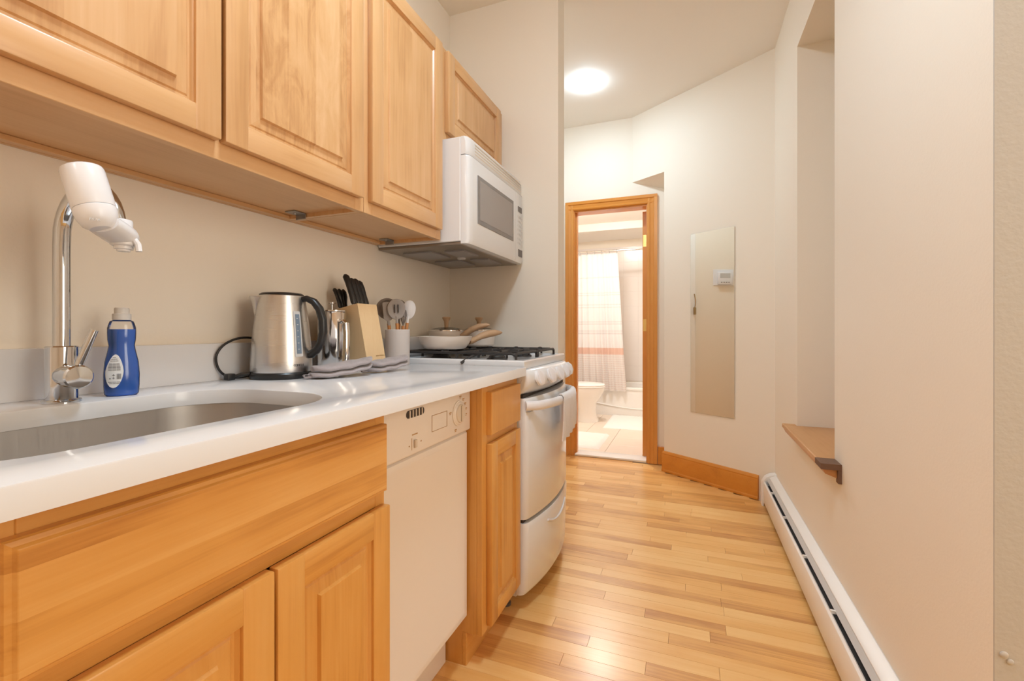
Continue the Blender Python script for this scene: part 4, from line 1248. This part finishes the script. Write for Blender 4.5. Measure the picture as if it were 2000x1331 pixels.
# mirror on the slanted wall
aw, cw = Vector((-0.42, YD, 0)), Vector((XR, 3.12, 0))
dwl = (cw - aw).normalized(); nwl = Vector((-dwl.y, dwl.x, 0))
if nwl.y > 0: nwl = -nwl
def onwall(t, z, off=0.0): return aw + dwl * t + nwl * off + Vector((0, 0, z))
def u_to_t(u):
    import math as m_
    th = R(21.3); xc = (u - 1000) / 885.0
    dx, dy = xc * m_.cos(th) - m_.sin(th), xc * m_.sin(th) + m_.cos(th)
    # ray (dx,dy)*s meets aw + dwl*t
    det = dx * (-dwl.y) - dy * (-dwl.x)
    s = (aw.x * (-dwl.y) - aw.y * (-dwl.x)) / det
    t = (dx * aw.y - dy * aw.x) / det
    return t
MT0, MT1 = 0.523, 0.840
mr = thing('wall_mirror', 'tall narrow frameless mirror on the slanting hall wall', 'mirror', onwall((MT0 + MT1) / 2, 0.49, .003))
b = B()
z0, z1 = 0.475, 1.722
b.loft([[onwall(t, z, o) for t, z in ((MT0 + i, z0 + i), (MT1 - i, z0 + i), (MT1 - i, z1 - i), (MT0 + i, z1 - i))] for i, o in ((0, .001), (0, .0045), (.0006, .005))])
b.build('glass', MIRROR, mr, smooth=0)
tm = thing('thermostat', 'white wall thermostat on the hidden hall wall, seen in the mirror', 'thermostat', (XL, 2.60, 1.49))
b = B(); b.box(XL + .0008, XL + .006, 2.50, 2.70, 1.485, 1.64, .002); b.build('backplate', WHITE_P, tm)
b = B(); b.box(XL + .006, XL + .032, 2.525, 2.66, 1.492, 1.612, .004, 2); tb = b.build('case', WHITE_P, tm)
b = B(); b.box(XL + .0322, XL + .0332, 2.545, 2.645, 1.555, 1.60); b.build('display', GREY_L, tb, smooth=0)
for k in range(4):
    b = B(); b.box(XL + .0322, XL + .035, 2.552 + k * .024, 2.566 + k * .024, 1.508, 1.518, .001); b.build('button', GREY_M, tb)

# ------------------------------------------------------------------ bathroom beyond the doorway
BX0, BX1, BYF, BZC = -1.60, -0.05, 6.28, 2.37
b = B(); b.box(BX0 - .12, BX0, YD + .12, BYF + .12, -.02, BZC + .4); struct('wall_bath_left', obj=b.build('wall_bath_left', PAINT, smooth=0))
b = B(); b.box(BX1, BX1 + .12, YD + .12, BYF + .12, -.02, BZC + .4); struct('wall_bath_right', obj=b.build('wall_bath_right', PAINT, smooth=0))
b = B(); b.box(BX0, BX1, BYF, BYF + .12, -.02, BZC + .4); struct('wall_bath_back', obj=b.build('wall_bath_back', PAINT, smooth=0))
b = B(); b.box(BX0, BX1, YD + .12, BYF, BZC, BZC + .1); b.box(BX0, BX1, 5.62, BYF, 2.28, BZC); struct('ceiling_bath', obj=b.build('ceiling_bath', CEIL, smooth=0))
b = B(); b.box(BX0, BX1, YD + .1355, BYF, -.05, 0.001); fl2 = struct('floor_bath', obj=b.build('floor_bath', GROUT, smooth=0))
for i in range(5):
    for j in range(6):
        x0 = BX0 + i * .31 + .001; y0 = YD + .138 + j * .31
        b = B(); g = .0015
        x1, y1 = min(x0 + .31, BX1), min(y0 + .31, 5.62)
        b.loft([[(x0 + g, y0 + g, 0.001), (x1 - g, y0 + g, 0.001), (x1 - g, y1 - g, 0.001), (x0 + g, y1 - g, 0.001)],
                [(x0 + g, y0 + g, .005), (x1 - g, y0 + g, .005), (x1 - g, y1 - g, .005), (x0 + g, y1 - g, .005)],
                [(x0 + 2 * g, y0 + 2 * g, .006), (x1 - 2 * g, y0 + 2 * g, .006), (x1 - 2 * g, y1 - 2 * g, .006), (x0 + 2 * g, y1 - 2 * g, .006)]])
        b.build('tile', TILE_F, fl2, smooth=0)
# tiled tub surround on the back wall
sr = struct('trim_2', (-0.8, BYF, .36))
b = B(); b.box(BX0 + .001, BX1 - .001, BYF - .0022, BYF - .0003, .36, 2.18); b.build('backer_board', TILE_W, sr, smooth=0)
for i in range(8):
    for j in range(9):
        b = B()
        x0 = BX0 + .002 + i * .1935; z0 = .37 + j * .20
        b.box(x0, x0 + .1929, BYF - .008, BYF - .0022, z0, z0 + .1994, .0006)
        b.build('tile', TILE_W, sr)
ceiling_lamp('round bathroom ceiling lamp hidden above the door head', -0.85, 4.65, BZC, 0.15, GLOW_B)

tb_ = thing('bathtub', 'white built-in bathtub under the shower curtain', 'bathtub', (-0.83, 5.95, 0))
b = B()
def tr(i, z, r=.03): return [(x, y, z) for x, y in rrect(BX0 + .002 + i, BX1 - .002 - i, 5.62 + i, BYF - .002 - i if i else BYF - .002, r, 6)]
b.loft([tr(.012, .0, .004), tr(.012, .315, .004), tr(0, .325, .008), tr(0, .345, .008), tr(.006, .352, .012), tr(.065, .352, .09), tr(.075, .345, .09), tr(.11, .12, .1), tr(.16, .09, .1)], cap0=True)
b.build('tub_shell', TUBW, tb_, smooth=40)
b = B()
b.tube([(-1.59 + 1.5 * k / 20, 5.630, .165 - .05 * math.sin(PI * k / 20 * 1.0) + .03 * math.sin(PI * k / 20 * 2)) for k in range(21)], .007, 8); b.build('apron_bead', TUBW, tb_)

rod = thing('curtain_rod', 'thin chrome shower curtain rod across the bathroom', 'curtain rod', (-.82, 5.66, 2.03))
b = B(); b.tube([(BX0 + .001, 5.66, 2.03), (BX1 - .001, 5.66, 2.03)], .0115, 14); b.build('pole', STEEL_P, rod)
for x in (BX0 + .001, BX1 - .013):
    b = B(); b.lathe([(.028, 0), (.026, .008), (.016, .012)], (x, 5.66, 2.03), axis_to((1, 0, 0)), 20); b.build('flange', STEEL_P, rod)

# shower curtain with woven stripes
m, nt, p = new_mat('striped_curtain')
N_, L_ = nt.nodes, nt.links
tc = N_.new('ShaderNodeTexCoord'); sp_ = N_.new('ShaderNodeSeparateXYZ'); L_.new(tc.outputs['Object'], sp_.inputs[0])
def mth(op, a, b_=None, c_=None):
    q = N_.new('ShaderNodeMath'); q.operation = op
    for k, v in enumerate((a, b_, c_)):
        if v is None: continue
        if isinstance(v, (int, float)): q.inputs[k].default_value = v
        else: L_.new(v, q.inputs[k])
    return q.outputs[0]
zz = sp_.outputs[2]; xx = sp_.outputs[0]
crm = N_.new('ShaderNodeValToRGB'); cr_ = crm.color_ramp; cr_.interpolation = 'CONSTANT'
zr = mth('DIVIDE', zz, 1.70)
cr_.elements[0].position = 0; cr_.elements[0].color = (.84, .80, .78, 1)
cr_.elements[1].position = .265; cr_.elements[1].color = (.78, .54, .45, 1)
wht = (.86, .84, .84, 1); gry = (.75, .72, .72, 1); pnk = (.80, .74, .73, 1)
for pos, col in ((.312, wht), (.41, gry), (.418, wht), (.426, gry), (.434, wht), (.48, gry), (.487, wht), (.494, gry), (.502, wht), (.60, pnk), (.607, wht), (.62, gry), (.628, wht), (.69, gry), (.697, wht), (.704, pnk), (.711, wht), (.82, gry), (.828, wht)):
    e = cr_.elements.new(pos); e.color = col
L_.new(zr, crm.inputs[0])
# dashes in the lower field
fz = mth('FRACT', mth('MULTIPLY', zz, 36.0)); fx_ = mth('FRACT', mth('MULTIPLY', xx, 60.0))
dash = mth('MULTIPLY', mth('LESS_THAN', fz, .38), mth('LESS_THAN', fx_, .62))
low = mth('LESS_THAN', zr, .265)
mk = mth('MULTIPLY', mth('MULTIPLY', dash, low), .75)
mx = N_.new('ShaderNodeMix'); mx.data_type = 'RGBA'
L_.new(mk, mx.inputs[0]); L_.new(crm.outputs[0], mx.inputs[6]); mx.inputs[7].default_value = (.74, .62, .59, 1)
L_.new(mx.outputs[2], p.inputs['Base Color']); p.inputs['Roughness'].default_value = .8
tl = N_.new('ShaderNodeBsdfTranslucent'); L_.new(mx.outputs[2], tl.inputs[0])
ms = N_.new('ShaderNodeMixShader'); ms.inputs[0].default_value = .35
L_.new(p.outputs[0], ms.inputs[1]); L_.new(tl.outputs[0], ms.inputs[2]); L_.new(ms.outputs[0], N_['Material Output'].inputs[0])
CURT = m
cu = thing('shower_curtain', 'white shower curtain with pale stripes and one salmon band', 'curtain', (-1.15, 5.66, .30))
b = B()
rings = []
nz, nx_ = 16, 110
for j in range(nz + 1):
    f = j / nz; z = 2.0 - 1.69 * f
    xr = -.815 + .115 * f; xl = BX0 + .01
    ring_ = []
    for i in range(nx_ + 1):
        g = i / nx_
        x = xl + (xr - xl) * g
        amp = .010 + .020 * f
        yv = 5.66 + amp * math.sin(g * 2 * PI * 11 + .6 * math.sin(g * 9)) * (.75 + .25 * math.sin(g * 17 + f * 2)) - (.075 * min(1, f / .7))
        ring_.append((x, yv, z))
    rings.append(ring_)
b.loft(rings, closed=False)
b.build('cloth', CURT, cu, smooth=80)
for k in range(9):
    b = B(); x = -1.56 + k * .092
    b.tube([(x + .0, 5.66 + .02 * math.cos(a), 2.017 + .026 * math.sin(a)) for a in [2 * PI * q / 12 for q in range(13)]], .0025, 6); b.build('ring', CHROME, cu)

# toilet
TYc = 5.16
tl_ = thing('toilet', 'white toilet with closed lid beside the bathtub', 'toilet', (-1.15, TYc, .006))
def egg(cx, hx_, hy_, z, n=32, tip=1.0):
    out = []
    for k in range(n):
        a = 2 * PI * k / n
        x = math.cos(a); y = math.sin(a)
        out.append((cx + hx_ * x, TYc + hy_ * y * (1 - .12 * x), z))
    return out
b = B()
b.loft([egg(-1.09, .135, .105, .006), egg(-1.09, .135, .105, .03), egg(-1.09, .115, .09, .06), egg(-1.09, .105, .088, .15), egg(-1.10, .12, .105, .22), egg(-1.11, .18, .145, .29), egg(-1.12, .225, .175, .35), egg(-1.12, .235, .182, .385), egg(-1.12, .235, .182, .398), egg(-1.12, .17, .125, .398), egg(-1.12, .15, .11, .36), egg(-1.12, .07, .06, .25)])
b.build('bowl', PORC, tl_, smooth=60)
b = B(); b.loft([egg(-1.115, .236, .184, .4), egg(-1.115, .238, .186, .408), egg(-1.115, .234, .182, .416)]); b.build('seat', PORC, tl_, smooth=40)
b = B(); b.loft([egg(-1.118, .234, .183, .4175), egg(-1.118, .236, .185, .428), egg(-1.118, .225, .175, .440), egg(-1.118, .1, .08, .444)]); b.build('lid', PORC, tl_, smooth=40)
b = B(); b.box(-1.36, -1.30, TYc - .1, TYc + .1, .36, .43, .01, 2); b.box(-1.585, -1.37, TYc - .2, TYc + .2, .40, .74, .02, 3); b.build('tank', PORC, tl_)
b = B(); b.box(-1.592, -1.362, TYc - .208, TYc + .208, .742, .775, .01, 2); b.build('tank_lid', PORC, tl_)
b = B(); b.box(-1.50, -1.30, TYc - .09, TYc + .09, .006, .39, .02, 2); b.build('trapway', PORC, tl_)

# bath mats
def bath_mat(label, x0, x1, y0, y1, rot):
    t = None
    b = B()
    nx2, ny2 = 26, 30
    cx, cy = (x0 + x1) / 2, (y0 + y1) / 2
    Mr = Matrix.Rotation(rot, 2)
    top = []
    for j in range(ny2 + 1):
        r_ = []
        for i in range(nx2 + 1):
            fx2, fy2 = i / nx2, j / ny2
            ed = min(fx2 * (x1 - x0), (1 - fx2) * (x1 - x0), fy2 * (y1 - y0), (1 - fy2) * (y1 - y0))
            hgt = .0065 + .020 * min(1, ed / .02) ** .5 + (rnd.uniform(-.0022, .0022) + .002 * math.sin(fy2 * 60) if ed > .01 else 0)
            q = Mr @ Vector((x0 + fx2 * (x1 - x0) - cx, y0 + fy2 * (y1 - y0) - cy))
            r_.append((cx + q.x, cy + q.y, hgt))
        top.append(r_)
    b.loft(top, closed=False)
    o = b.build('bath_mat', MAT_W, smooth=80)
    return tag(o, label, 'bath mat', 'white bath mats on the bathroom floor')
bath_mat('white bath mat lying along the bathtub', -.86, -.36, 4.86, 5.56, .02)
bath_mat('white bath mat just inside the bathroom threshold', -1.30, -.73, 3.96, 4.52, .0)
